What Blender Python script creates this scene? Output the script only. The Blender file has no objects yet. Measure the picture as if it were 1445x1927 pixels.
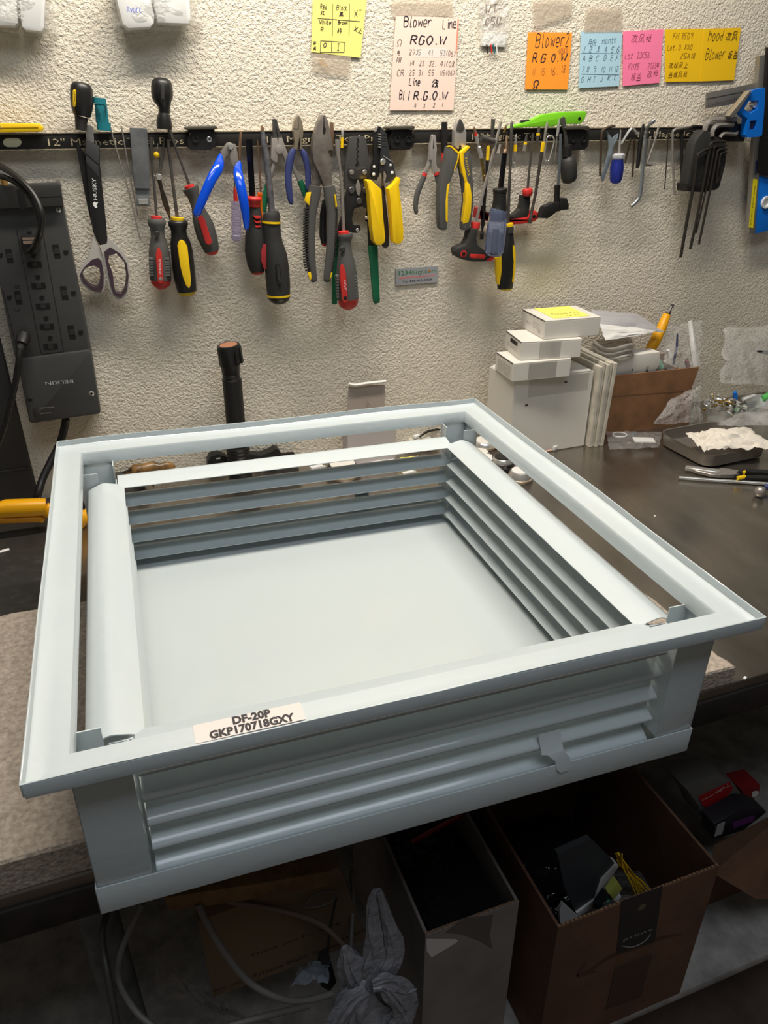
import bpy, bmesh, math, random
from mathutils import Vector, Matrix, noise
random.seed(7)
S = bpy.context.scene
COL = S.collection
# ------------------------------------------------------------------ camera
IW, IH, FP = 1445, 1927, 1412.4
CAM = Vector((-0.19, -1.267, 0.579)); YAW, PITCH, ROLL = 0.3535, 0.4905, -0.0017
fw = Vector((math.sin(YAW)*math.cos(PITCH), math.cos(YAW)*math.cos(PITCH), -math.sin(PITCH)))
r0 = Vector((math.cos(YAW), -math.sin(YAW), 0)); u0 = r0.cross(fw)
rt = r0*math.cos(ROLL) + u0*math.sin(ROLL); up = -r0*math.sin(ROLL) + u0*math.cos(ROLL)
cd = bpy.data.cameras.new('camera'); co = bpy.data.objects.new('camera', cd); COL.objects.link(co)
co.matrix_world = Matrix(((rt.x, up.x, -fw.x, CAM.x), (rt.y, up.y, -fw.y, CAM.y), (rt.z, up.z, -fw.z, CAM.z), (0, 0, 0, 1)))
cd.sensor_fit = 'VERTICAL'; cd.sensor_height = 36; cd.lens = FP*36/IH; cd.clip_start = 0.02; cd.clip_end = 30
S.camera = co
# ------------------------------------------------------------------ world, lights, exposure
w = bpy.data.worlds.new('room_air'); S.world = w; w.use_nodes = True
w.node_tree.nodes['Background'].inputs[0].default_value = (0.85, 0.9, 1.0, 1)
w.node_tree.nodes['Background'].inputs[1].default_value = 0.04
def area(name, loc, aim, sx, sy, power, color):
    l = bpy.data.lights.new(name, 'AREA'); l.shape = 'RECTANGLE'; l.size = sx; l.size_y = sy; l.energy = power; l.color = color
    o = bpy.data.objects.new(name, l); COL.objects.link(o); o.location = loc
    o.rotation_euler = (Vector(aim) - Vector(loc)).to_track_quat('-Z', 'Y').to_euler(); return o
area('work_lamp', (0.20, -0.33, 1.32), (0.20, -0.34, 0), 0.95, 0.08, 20.0, (1.0, 0.92, 0.80))
area('room_lamp', (0.1, -1.85, 2.45), (0.1, -1.75, 0), 1.7, 0.8, 21.0, (0.84, 0.92, 1.0))
S.view_settings.view_transform = 'Standard'; S.view_settings.look = 'None'; S.view_settings.gamma = 1
S.view_settings.use_curve_mapping = False; S.view_settings.exposure = 0.0
# ------------------------------------------------------------------ geometry of the place seen through the lens
def ray(px, py): return (fw*FP + rt*(px-IW/2) - up*(py-IH/2)).normalized()
def aty(px, py, y):
    d = ray(px, py); return CAM + d*((y-CAM.y)/d.y)
def atz(px, py, z):
    d = ray(px, py); return CAM + d*((z-CAM.z)/d.z)
def W(px, py, d=0.0): return aty(px, py, -d)
def ppm(p): return FP/((Vector(p)-CAM).dot(fw))        # pixels per metre at a point
# ------------------------------------------------------------------ materials
def lin(c): return tuple(((v/255)/12.92 if v/255 <= .04045 else ((v/255+.055)/1.055)**2.4) for v in c)
MATS = {}
def mat(name, rgb, rough=.5, metal=0, bump=None, vary=None, spec=.5, trans=0, alpha=1.0, coat=0, ior=1.45, srgb=True, emit=0):
    if name in MATS: return MATS[name]
    m = bpy.data.materials.new(name); m.use_nodes = True; n = m.node_tree.nodes; L = m.node_tree.links; b = n['Principled BSDF']
    c = lin(rgb) if srgb else rgb
    b.inputs['Base Color'].default_value = (*c, 1); b.inputs['Roughness'].default_value = rough; b.inputs['Metallic'].default_value = metal
    b.inputs['Specular IOR Level'].default_value = spec; b.inputs['IOR'].default_value = ior
    b.inputs['Transmission Weight'].default_value = trans; b.inputs['Alpha'].default_value = alpha; b.inputs['Coat Weight'].default_value = coat
    if coat: b.inputs['Coat Roughness'].default_value = .08
    tc = n.new('ShaderNodeTexCoord')
    if bump:
        sc, st, dist = bump
        t = n.new('ShaderNodeTexNoise'); t.inputs['Scale'].default_value = sc; t.inputs['Detail'].default_value = 3
        bp = n.new('ShaderNodeBump'); bp.inputs['Strength'].default_value = st; bp.inputs['Distance'].default_value = dist
        L.new(tc.outputs['Object'], t.inputs['Vector']); L.new(t.outputs['Fac'], bp.inputs['Height']); L.new(bp.outputs['Normal'], b.inputs['Normal'])
    if vary:
        sc, c2, lo, hi = vary
        t = n.new('ShaderNodeTexNoise'); t.inputs['Scale'].default_value = sc; t.inputs['Detail'].default_value = 6; t.inputs['Roughness'].default_value = .62
        rp = n.new('ShaderNodeValToRGB'); rp.color_ramp.elements[0].position = lo; rp.color_ramp.elements[1].position = hi
        rp.color_ramp.elements[0].color = (*c, 1); rp.color_ramp.elements[1].color = (*lin(c2), 1)
        L.new(tc.outputs['Object'], t.inputs['Vector']); L.new(t.outputs['Fac'], rp.inputs['Fac']); L.new(rp.outputs['Color'], b.inputs['Base Color'])
    MATS[name] = m; return m
# ------------------------------------------------------------------ objects
ORG = {}
def finish(o, label=None, cat=None, group=None, kind=None):
    if label: o['label'] = label
    if cat: o['category'] = cat
    if group: o['group'] = group
    if kind: o['kind'] = kind
    return o
def thing(name, label, cat, loc=(0, 0, 0), group=None, rot=None):
    o = bpy.data.objects.new(name, None); COL.objects.link(o); o.location = loc; o.empty_display_size = .02
    if rot: o.rotation_euler = rot
    ORG[o.name] = Vector(loc) if rot is None else Vector((0, 0, 0))
    return finish(o, label, cat, group)
def mk(name, bm, m, parent=None, smooth=40, label=None, cat=None, group=None, kind=None, origin=None):
    org = ORG[parent.name] if parent else (Vector(origin) if origin is not None else Vector((0, 0, 0)))
    if parent is None and origin is None and bm.verts:
        vs = [v.co for v in bm.verts]
        org = Vector(((min(v.x for v in vs)+max(v.x for v in vs))/2, (min(v.y for v in vs)+max(v.y for v in vs))/2, min(v.z for v in vs)))
    if org.length: bmesh.ops.translate(bm, verts=bm.verts, vec=-org)
    me = bpy.data.meshes.new(name); bm.to_mesh(me); bm.free()
    if smooth:
        me.shade_smooth()
        me.set_sharp_from_angle(angle=math.radians(smooth))
    o = bpy.data.objects.new(name, me); COL.objects.link(o)
    for mm in (m if isinstance(m, (list, tuple)) else [m]): me.materials.append(mm)
    if parent: o.parent = parent
    else: o.location = org
    ORG[o.name] = org
    return finish(o, label, cat, group, kind)
def tree_copy(o, parent=None, loc=None):
    c = o.copy(); COL.objects.link(c); ORG[c.name] = ORG.get(o.name, Vector((0, 0, 0)))
    if parent: c.parent = parent
    if loc is not None: c.location = loc
    for ch in list(o.children): tree_copy(ch, c)
    return c
def new(): return bmesh.new()
def recalc(bm): bmesh.ops.recalc_face_normals(bm, faces=bm.faces[:])
def box(bm, c, s, rz=0, rx=0, ry=0, bev=0):
    ret = bmesh.ops.create_cube(bm, size=1); vs = ret['verts']
    M = Matrix.Translation(Vector(c)) @ Matrix.Rotation(rz, 4, 'Z') @ Matrix.Rotation(ry, 4, 'Y') @ Matrix.Rotation(rx, 4, 'X') @ Matrix.Diagonal((*s, 1))
    bmesh.ops.transform(bm, matrix=M, verts=vs)
    if bev:
        es = list({e for v in vs for e in v.link_edges})
        bmesh.ops.bevel(bm, geom=es, offset=bev, segments=2, profile=.5, affect='EDGES')
    return vs
def ring_faces(bm, A, B):
    n = len(A)
    for i in range(n): bm.faces.new((A[i], A[(i+1) % n], B[(i+1) % n], B[i]))
def sweep(bm, rings, close=True):
    vs = [[bm.verts.new(p) for p in r] for r in rings]
    for a, b in zip(vs, vs[1:]): ring_faces(bm, a, b)
    if close:
        bm.faces.new(list(reversed(vs[0]))); bm.faces.new(vs[-1])
    recalc(bm)
def smooth_path(pts, k=4):
    pts = [Vector(p) for p in pts]
    if len(pts) < 3 or k < 2: return pts
    out = []
    for i in range(len(pts)-1):
        a = pts[max(i-1, 0)]; b = pts[i]; c = pts[i+1]; d = pts[min(i+2, len(pts)-1)]
        for j in range(k):
            t = j/k
            out.append(.5*((2*b) + (c-a)*t + (2*a-5*b+4*c-d)*t*t + (3*b-a-3*c+d)*t**3))
    out.append(pts[-1]); return out
def tube(bm, pts, r, n=8, k=4):
    P = smooth_path(pts, k); rings = []; last = None
    for i, p in enumerate(P):
        t = (P[min(i+1, len(P)-1)] - P[max(i-1, 0)])
        if t.length < 1e-9: continue
        t.normalize()
        if last is None:
            a = t.cross(Vector((0, 0, 1)))
            if a.length < .2: a = t.cross(Vector((0, 1, 0)))
        else: a = last - t*last.dot(t)
        a.normalize(); last = a; b = t.cross(a)
        rr = r(i/(len(P)-1)) if callable(r) else r
        rings.append([p + (a*math.cos(2*math.pi*j/n) + b*math.sin(2*math.pi*j/n))*rr for j in range(n)])
    sweep(bm, rings)
def lathe(bm, base, axis, prof, n=20):
    base = Vector(base); ax = Vector(axis).normalized(); a = ax.orthogonal().normalized(); b = ax.cross(a)
    rings = [[base + ax*h + (a*math.cos(2*math.pi*j/n) + b*math.sin(2*math.pi*j/n))*max(r, 1e-5) for j in range(n)] for h, r in prof]
    sweep(bm, rings)
# --- things on the wall: px outlines at distance d from the wall, with real thickness
def plate(bm, poly, d, th, bev=0, holes=()):
    """flat piece whose front face stands d off the wall, th thick, outline given in photo pixels"""
    def loop(pl, dd): return [bm.verts.new(W(x, y, dd)) for x, y in pl]
    F = loop(poly, d); f0 = len(bm.faces)
    if holes:
        HF = [loop(h, d) for h in holes]
        es = [bm.edges.new((F[i], F[(i+1) % len(F)])) for i in range(len(F))]
        for h in HF: es += [bm.edges.new((h[i], h[(i+1) % len(h)])) for i in range(len(h))]
        g = bmesh.ops.triangle_fill(bm, edges=es, use_beauty=True, use_dissolve=False)
        faces = [x for x in g['geom'] if isinstance(x, bmesh.types.BMFace)]
    else: faces = [bm.faces.new(F)]
    bmesh.ops.recalc_face_normals(bm, faces=faces)
    if faces and faces[0].normal.y > 0: bmesh.ops.reverse_faces(bm, faces=faces)
    g = bmesh.ops.extrude_face_region(bm, geom=faces, use_keep_orig=True)
    vs = [x for x in g['geom'] if isinstance(x, bmesh.types.BMVert)]
    bmesh.ops.translate(bm, verts=vs, vec=(0, th, 0))
    nf = [x for x in g['geom'] if isinstance(x, bmesh.types.BMFace)]
    bmesh.ops.reverse_faces(bm, faces=nf)
    if bev and not holes:
        es = [e for e in bm.edges if e.verts[0] in F and e.verts[1] in F]
        bmesh.ops.bevel(bm, geom=es, offset=bev, segments=2, profile=.6, affect='EDGES', clamp_overlap=True)
    bmesh.ops.recalc_face_normals(bm, faces=bm.faces[:])
def PL(name, parent, poly, d, th, m, bev=0, holes=(), **k):
    bm = new(); plate(bm, poly, d, th, bev, holes); return mk(name, bm, m, parent, 35, **k)
def loft(bm, rings, d=.03, ratio=1.0, n=12, caps=(0, 0), flat=False, k=1, sq=1.0):
    """rounded bar through photo points (px, py, half width px[, d]); elliptical section, depth = ratio * width"""
    R = [(r[0], r[1], r[2], r[3] if len(r) > 3 else d) for r in rings]
    if k > 1:
        q = smooth_path([Vector((a, b, c, e)) for a, b, c, e in R], k); R = [tuple(v) for v in q]
    if caps[0]:
        a, b = R[0], R[1]; L = math.hypot(a[0]-b[0], a[1]-b[1]); ux, uy = (a[0]-b[0])/L, (a[1]-b[1])/L
        R = [(a[0]+ux*caps[0]*s, a[1]+uy*caps[0]*s, a[2]*w_, a[3]) for s, w_ in ((1, .3), (.85, .62), (.5, .88))] + R
    if caps[1]:
        a, b = R[-1], R[-2]; L = math.hypot(a[0]-b[0], a[1]-b[1]); ux, uy = (a[0]-b[0])/L, (a[1]-b[1])/L
        R = R + [(a[0]+ux*caps[1]*s, a[1]+uy*caps[1]*s, a[2]*w_, a[3]) for s, w_ in ((.5, .88), (.85, .62), (1, .3))]
    P = [W(a, b, e) for a, b, c, e in R]; rr = []
    for i, p in enumerate(P):
        t = (P[min(i+1, len(P)-1)] - P[max(i-1, 0)]).normalized()
        s = t.cross(Vector((0, -1, 0))).normalized(); q = s.cross(t).normalized()
        hw = R[i][2]/ppm(p); hd = hw*ratio
        if flat:
            a, b = Vector((R[i][0], R[i][1], 0)), Vector((0, 0, 0))
            # widen so that the flat piece has its photo width across the wall plane
            f = (W(R[i][0]+1, R[i][1], R[i][3])-p).length*ppm(p)
            hw2 = hw*(1+(f-1)*abs(s.x)); rrow = []
            for j in range(n):
                an = 2*math.pi*j/n; ca, sa = math.cos(an), math.sin(an)
                rrow.append(p + s*hw2*math.copysign(abs(ca)**sq, ca) + q*hd*math.copysign(abs(sa)**sq, sa))
            rr.append(rrow)
        else:
            row = []
            for j in range(n):
                an = 2*math.pi*j/n; ca, sa = math.cos(an), math.sin(an)
                row.append(p + s*hw*math.copysign(abs(ca)**sq, ca) + q*hd*math.copysign(abs(sa)**sq, sa))
            rr.append(row)
    sweep(bm, rr)
def LF(name, parent, rings, m, d=.03, ratio=1.0, n=12, caps=(0, 0), k=1, flat=False, sq=1.0, smooth=50, **kw):
    bm = new(); loft(bm, rings, d, ratio, n, caps, flat, k, sq); return mk(name, bm, m, parent, smooth, **kw)
def disc_px(bm, px, py, rp, d, th, n=14):
    """round boss / rivet / screw head facing out from the wall"""
    p = W(px, py, d); r = rp/ppm(p)
    lathe(bm, p + Vector((0, th, 0)), (0, -1, 0), [(0, r), (th*.7, r), (th, r*.8)], n)
# --- writing
def text_bm(txt, org, xd, yd, size, align='LEFT', res=2, sx=1.0, bold=0.0):
    cu = bpy.data.curves.new('t', 'FONT'); cu.body = txt; cu.size = size; cu.align_x = align; cu.resolution_u = res; cu.offset = bold
    ob = bpy.data.objects.new('t', cu); COL.objects.link(ob)
    me = bpy.data.meshes.new_from_object(ob); bpy.data.objects.remove(ob)
    xd = Vector(xd).normalized(); yd = Vector(yd).normalized(); zd = xd.cross(yd).normalized()
    M = Matrix.Translation(Vector(org)) @ Matrix((xd, yd, zd)).transposed().to_4x4() @ Matrix.Diagonal((sx, 1, 1, 1))
    bm = new(); bm.from_mesh(me); bpy.data.meshes.remove(me); bmesh.ops.transform(bm, matrix=M, verts=bm.verts)
    return bm
def TX(name, parent, txt, org, xd, yd, size, m, **k):
    al = k.pop('align', 'LEFT'); sx = k.pop('sx', 1.0)
    return mk(name, text_bm(txt, org, xd, yd, size, al, sx=sx), m, parent, 0, **k)
GL = {'B': '0009 0959 7868 6554 04|0555 6462 6050 00'.replace('0959 7868 6554 04', '09 49 68 66 45 05').replace('0009 ', '00 ').replace('|0555 6462 6050 00', '|05 45 64 62 40 00'),
'l': '29 20 40', 'o': '36 16 03 10 30 53 36', 'w': '06 10 35 50 66', 'e': '03 53 46 16 03 10 50', 'r': '06 00|03 26 56', 'L': '09 00 50', 'i': '36 30|38 39', 'n': '06 00|04 26 46 50',
'R': '00 09 49 58 56 45 05|25 60', 'G': '58 39 19 05 00 40 54 34', 'O': '29 05 20 40 65 49 29', 'W': '09 20 36 50 79', 'C': '59 19 04 10 50', 'F': '00 09 59|05 45', 'M': '00 09 34 69 60',
'T': '09 69|39 30', 'X': '09 60|00 69', 'h': '09 00|04 26 46 50', 'd': '49 40|44 14 02 10 40', 'm': '06 00|04 16 30|35 56 60', 't': '29 21 30 50|06 56', 'k': '09 00|46 03 50', 'a': '46 16 02 10 40|46 41 50', 'c': '46 16 02 10 40',
'u': '06 01 10 30 46|46 40', 's': '46 06 04 43 41 00', 'b': '09 00 30 43 25 05', 'S': '59 09 05 44 40 00', 'U': '09 02 20 40 59', 'H': '09 00|59 50|05 55', 'I': '09 49|29 20|00 40', 'E': '59 09 00 50|05 45', 'D': '00 09 39 55 30 00', 'A': '00 39 60|13 53', 'J': '59 51 20 01', 'K': '09 00|59 04 50', 'P': '00 09 49 57 45 05', 'j': '49 41 20|00 00', 'p': '06 00|06 36 43 23', 'y': '06 23|46 10', 'v': '06 20 46',
'0': '29 05 20 40 55 39 29', '1': '29 20', '2': '08 29 48 46 00 50', '3': '08 39 47 25 43 30 01', '4': '39 03 53|49 40', '5': '59 09 05 35 43 30 00', '6': '39 04 10 40 43 05', '7': '09 59 20', '8': '29 07 42 20 02 47 29', '9': '56 26 08 49 56 40',
'.': '20 21', '-': '04 44', '(': '39 16 13 30', ')': '19 36 33 10', 'Q': '00 20 13 06 29 49 66 53 40 60', '|': '39 30', '~': '04 25 44', '/': '00 59',
'\u7ea2': '39 05 35 01|01 31|48 88|68 61|41 91', '\u9ed1': '19 79 75 15 19|49 41|27 77|03 93|12 00|32 30|62 60|82 90', '\u767d': '59 37|17 77 70 10 17|13 73', '\u68d5': '06 46|29 20|25 02|25 43|69 58|48 98|57 87|65 95|55 93|75 70', '\u7535': '17 77 73 13 17|15 75|49 41 90 92', '\u963b': '09 00|09 38 26 34 03|59 51|59 89 81|56 86|53 83|40 99',
'\u7ebf': '39 05 35 01|01 31|48 97|45 95|59 73 90 92|93 50', '\u5f00': '08 98|04 94|38 33 10|68 60', '\u5173': '39 47|69 57|16 86|03 93|46 43 00|53 90', '\u6708': '29 24 00|29 79 70 60|26 76|23 73', '\u4efd': '29 04|15 10|59 35|69 95|44 84 80 60|64 40', '\u6539': '08 38 34 04 01 32|59 45|47 97|87 40|54 90', '\u98ce': '19 14 00|19 79 73 90|27 61|67 21', '\u6279': '05 46|29 20|03 44|56 85|59 51 62|79 71 91', '\u4e0a': '49 40|45 85|00 90', '\u5e74': '29 06|17 87|24 84|27 24|03 93|57 50', '\u677f': '06 46|29 20|25 02|59 98|59 55 40|56 86 50|55 90', '\u76d6': '29 47|69 57|16 86|14 84|03 93|22 20 80 82|00 90'}
def pen(bm, txt, org, xd, yd, h, wd, slant=.15, gap=2.2, jit=.25):
    """single-stroke handwriting: flat ribbons h tall, wd wide, from org along xd"""
    xd = Vector(xd).normalized(); yd = Vector(yd).normalized(); zd = xd.cross(yd).normalized(); x = 0.0; u = h/9
    for ch in txt:
        if ch == ' ': x += 4.0; continue
        g = GL.get(ch)
        if g is None: x += 4; continue
        mx = 0
        for st in g.split('|'):
            pts = []
            for q in st.split():
                a, b = int(q[0]), int(q[1]); mx = max(mx, a)
                pts.append((x + a*.8 + b*slant + random.uniform(-jit, jit), b + random.uniform(-jit, jit)))
            P3 = smooth_path([Vector((p[0], p[1], 0)) for p in pts], 3) if len(pts) > 2 and ord(ch) < 256 and ch not in 'LTFEHIKX147MW' else [Vector((p[0], p[1], 0)) for p in pts]
            prev = None
            for i, p in enumerate(P3):
                t = P3[min(i+1, len(P3)-1)] - P3[max(i-1, 0)]
                if t.length < 1e-6: t = Vector((1, 0, 0))
                nrm = Vector((-t.y, t.x, 0)).normalized()*(wd/u/2)
                a, b = p+nrm, p-nrm
                cur = [bm.verts.new(Vector(org) + xd*a.x*u + yd*a.y*u), bm.verts.new(Vector(org) + xd*b.x*u + yd*b.y*u)]
                if prev:
                    f = bm.faces.new((prev[0], prev[1], cur[1], cur[0])); f.normal_update()
                    if f.normal.dot(zd) < 0: f.normal_flip()
                prev = cur
        x += mx*.8 + gap
    return x*u
# ================================================================== setting
def wall_mat():
    m = mat('painted_plaster', (222, 213, 196), .75)
    n = m.node_tree.nodes; L = m.node_tree.links; b = n['Principled BSDF']; tc = [x for x in n if x.type == 'TEX_COORD'][0]
    t1 = n.new('ShaderNodeTexNoise'); t1.inputs['Scale'].default_value = 270; t1.inputs['Detail'].default_value = 2.5; t1.inputs['Distortion'].default_value = .1
    t2 = n.new('ShaderNodeTexNoise'); t2.inputs['Scale'].default_value = 640; t2.inputs['Detail'].default_value = 2
    ad = n.new('ShaderNodeMath'); ad.operation = 'MULTIPLY_ADD'; ad.inputs[1].default_value = .3
    bp = n.new('ShaderNodeBump'); bp.inputs['Strength'].default_value = .7; bp.inputs['Distance'].default_value = .005
    L.new(tc.outputs['Object'], t1.inputs['Vector']); L.new(tc.outputs['Object'], t2.inputs['Vector'])
    L.new(t2.outputs['Fac'], ad.inputs[0]); L.new(t1.outputs['Fac'], ad.inputs[2]); L.new(ad.outputs[0], bp.inputs['Height']); L.new(bp.outputs['Normal'], b.inputs['Normal'])
    return m
bm = new(); box(bm, (.6, .05, .8), (4.6, .1, 3.4)); mk('wall_back', bm, wall_mat(), kind='structure', smooth=0)
bm = new(); box(bm, (.6, -1.35, -.915), (4.6, 2.9, .05)); mk('floor', bm, mat('floor_brown', (84, 68, 60), .8, vary=(14, (64, 50, 44), .35, .7)), kind='structure', smooth=0)
ROOMW = mat('room_paint', (150, 146, 140), .85)
for nm, c, sz in (('wall_front', (.6, -2.75, .75), (4.4, .1, 3.3)), ('wall_left', (-1.65, -1.35, .75), (.1, 2.7, 3.3)), ('wall_right', (2.85, -1.35, .75), (.1, 2.7, 3.3)), ('ceiling', (.6, -1.35, 2.55), (4.6, 2.9, .1))):
    bm = new(); box(bm, c, sz); mk(nm, bm, ROOMW, kind='structure', smooth=0)
# ---- stainless bench
STEEL = mat('bench_steel', (126, 118, 106), .27, .92, bump=(9, .05, .01))
def streaks(m, scale, lo, hi, c1, c2, rmin=.2, rmax=.4):
    n = m.node_tree.nodes; L = m.node_tree.links; b = n['Principled BSDF']; tc = [x for x in n if x.type == 'TEX_COORD'][0]
    mp = n.new('ShaderNodeMapping'); mp.inputs['Scale'].default_value = scale; t = n.new('ShaderNodeTexNoise'); t.inputs['Scale'].default_value = 6; t.inputs['Detail'].default_value = 7
    rp = n.new('ShaderNodeValToRGB'); rp.color_ramp.elements[0].position = lo; rp.color_ramp.elements[1].position = hi
    rp.color_ramp.elements[0].color = (*lin(c1), 1); rp.color_ramp.elements[1].color = (*lin(c2), 1)
    mr = n.new('ShaderNodeMapRange'); mr.inputs['To Min'].default_value = rmin; mr.inputs['To Max'].default_value = rmax
    L.new(tc.outputs['Object'], mp.inputs['Vector']); L.new(mp.outputs[0], t.inputs['Vector']); L.new(t.outputs['Fac'], rp.inputs['Fac']); L.new(rp.outputs[0], b.inputs['Base Color'])
    L.new(t.outputs['Fac'], mr.inputs['Value']); L.new(mr.outputs[0], b.inputs['Roughness'])
streaks(STEEL, (3, 1.2, 1), .3, .75, (150, 143, 133), (172, 165, 155), .16, .36)
bench = thing('workbench', 'stainless steel workbench with a worn front lip against the textured wall', 'workbench', (.5, -.4, 0))
bm = new(); box(bm, (.6, -.39, -.0075), (3.4, .78, .015), bev=.002); mk('bench_top', bm, STEEL, bench)
LIP = mat('bench_lip_dark', (52, 46, 42), .6, .3, vary=(30, (34, 30, 28), .4, .7))
bm = new(); box(bm, (.6, -.777, -.034), (3.4, .012, .038), bev=.003); mk('front_lip', bm, LIP, bench)
GALV = mat('galvanised', (120, 122, 122), .5, .6, vary=(25, (90, 92, 92), .4, .65))
for lx in (-.30, 1.35):
    bm = new(); lathe(bm, (lx, -.70, -.89), (0, 0, 1), [(0, .022), (.02, .022), (.87, .02)], 16); mk('bench_leg', bm, GALV, bench)
bm = new(); box(bm, (.6, -.40, -.62), (3.3, .80, .02), bev=.004); mk('lower_shelf', bm, mat('shelf_dusty_white', (158, 154, 150), .8, vary=(18, (110, 106, 104), .35, .7)), bench)
# ---- foam slab and dark mat lying on the bench
THB = .017
FOAM = mat('grey_foam', (190, 176, 162), .95, bump=(240, .8, .003), vary=(170, (136, 124, 112), .3, .72))
def slab(name, outline, z0, ztop, m, label, cat, seg=10, rough=.003, bevel=.004):
    bm = new(); pts = []
    for i, a in enumerate(outline):
        b = outline[(i+1) % len(outline)]
        for j in range(seg):
            t = j/seg; p = Vector(a)*(1-t)+Vector(b)*t
            pts.append((p.x+random.uniform(-rough, rough), p.y+random.uniform(-rough, rough)))
    cx = sum(p[0] for p in pts)/len(pts); cy = sum(p[1] for p in pts)/len(pts)
    def ins(p, q): v = Vector((cx-p[0], cy-p[1])).normalized(); return (p[0]+v.x*q, p[1]+v.y*q)
    rings = [[Vector((*p, z0)) for p in pts], [Vector((*p, z0+(ztop(p)-z0)*.55)) for p in pts], [Vector((*p, ztop(p)-bevel*.6)) for p in pts], [Vector((*ins(p, bevel), ztop(p))) for p in pts]]
    sweep(bm, rings); return mk(name, bm, m, None, 30, label=label, cat=cat)
slab('foam_slab', [(-.62, -.777), (.412, -.777), (.414, -.66), (.40, -.43), (-.33, -.40), (-.62, -.43)], .0005, lambda p: .0315-THB*p[0]*.98, FOAM, 'grey speckled foam slab under the diffuser on the bench front', 'foam slab')
MATD = mat('dark_mat', (40, 39, 37), .55, vary=(60, (58, 56, 53), .5, .75), bump=(90, .3, .002))
slab('bench_mat', [(-.66, -.455), (-.30, -.452), (-.30, -.19), (-.66, -.10)], .0005, lambda p: .004, MATD, 'thin dark scratched mat on the bench left of the diffuser', 'mat', rough=.001, bevel=.001)
# ================================================================== ceiling diffuser
PAINT = mat('diffuser_paint', (196, 205, 208), .32, bump=(70, .14, .004), coat=.55)
PAINT_B = mat('diffuser_paint_pan', (198, 206, 207), .3, bump=(14, .10, .012), coat=.5)
diff = thing('ceiling_diffuser', 'large pale grey square louvred ceiling air diffuser lying face down on the bench', 'air diffuser', (.009, -.588, .0318), rot=(0, THB, -.0247))
HB, HF, HL, ZF = .2695, .265, .2925, .162       # body half, inner flange half, lip half, flange height
def rot4(k):
    a = k*math.pi/2; c, s = round(math.cos(a)), round(math.sin(a)); return lambda x, y, z: Vector((c*x-s*y, s*x+c*y, z))
def strip(bm, prof, xs, T, cut=0.0, th=.0012):
    """sheet-metal strip: profile (o, z) swept along x, o measured outwards from the centre (towards -y before T); ends mitred by cut*o"""
    n = len(prof); off = []
    for i in range(n):
        a = Vector(prof[max(i-1, 0)]); b = Vector(prof[min(i+1, n-1)]); t = (b-a).normalized(); off.append(Vector((t.y, -t.x))*th)
    loop = [Vector(p) for p in prof] + [Vector(prof[i])+off[i] for i in reversed(range(n))]
    rings = []
    for sgn, x in xs:
        rings.append([T(x + sgn*cut*p.x, -p.x, p.y) for p in loop])
    sweep(bm, rings)
for k in range(4):
    T = rot4(k)
    # flange side with its upstanding lip and the inner skirt
    prof = [(HF, ZF-.0165), (HF, ZF-.002), (HF+.0015, ZF), (.278, ZF+.0004), (HL-.0025, ZF), (HL-.0005, ZF+.0015), (HL, ZF+.0082)]
    bm = new(); nseg = 14
    xs = [(-1 if i == 0 else (1 if i == nseg else 0), 0) for i in range(nseg+1)]
    rings = []
    n = len(prof); off = []
    for i in range(n):
        a = Vector(prof[max(i-1, 0)]); b = Vector(prof[min(i+1, n-1)]); t = (b-a).normalized(); off.append(Vector((t.y, -t.x))*.0013)
    loop = [Vector(p) for p in prof] + [Vector(prof[i])+off[i] for i in reversed(range(n))]
    for i in range(nseg+1):
        f = -1+2*i/nseg
        rings.append([T(f*p.x, -p.x, p.y + (0 if abs(f) > .98 else (.0012*math.sin(f*5.1+k*2)*(p.x-.26)/.03))) for p in loop])
    sweep(bm, rings); mk('flange_rail', bm, PAINT, diff, 40)
    # outer fold under the lip
    bm = new(); box(bm, (0, 0, 0), (2*HL, .0015, .0125), bev=.0006); bmesh.ops.transform(bm, matrix=Matrix.Translation((0, -HL-.0009, ZF+.0018)), verts=bm.verts)
    for v in bm.verts: v.co = T(*v.co)
    mk('lip_fold', bm, PAINT, diff, 40)
    # corner post (L) at the left end of this side
    bm = new()
    box(bm, (-HB+.020, -HB+.0006, .093), (.040, .0012, .132), bev=.0004); box(bm, (-HB+.0006, -HB+.020, .093), (.0012, .040, .132), bev=.0004)
    box(bm, (-HB+.0395, -HB+.011, .088), (.0012, .020, .118)); box(bm, (-HB+.011, -HB+.0395, .088), (.020, .0012, .118))
    for v in bm.verts: v.co = T(*v.co)
    mk('corner_post', bm, PAINT, diff, 40)
    # pan rim on this side
    bm = new(); box(bm, (0, -HB-.0008, .0145), (2*HB+.003, .0014, .029), bev=.0006)
    for v in bm.verts: v.co = T(*v.co)
    mk('pan_rim', bm, PAINT, diff, 40)
    # slat carrier plates at both ends, with the small hooks that hold the slats
    for sx in (-1, 1):
        bm = new(); box(bm, (sx*.2285, -.2375, .070), (.0014, .016, .118))
        for j in range(5): box(bm, (sx*.2272, -.2300, .124-.0262*j), (.003, .004, .010), bev=.001)
        for v in bm.verts: v.co = T(*v.co)
        mk('slat_carrier', bm, PAINT, diff, 40)
    # five curved slats
    for j in range(5):
        z = .124-.0262*j
        prof = [(.2605, z-.0024), (.2626, z-.0010), (.2630, z+.0010), (.2616, z+.0030), (.2560, z+.0060), (.2470, z+.0098), (.2440, z+.0105), (.2400, z+.0102), (.2300, z+.0078), (.2195, z+.0040)]
        e = .2265
        bm = new(); strip(bm, prof, [(0, -e), (0, -e*.33), (0, e*.33), (0, e)], T, th=-.0011); mk('slat', bm, PAINT, diff, 50)
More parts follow.
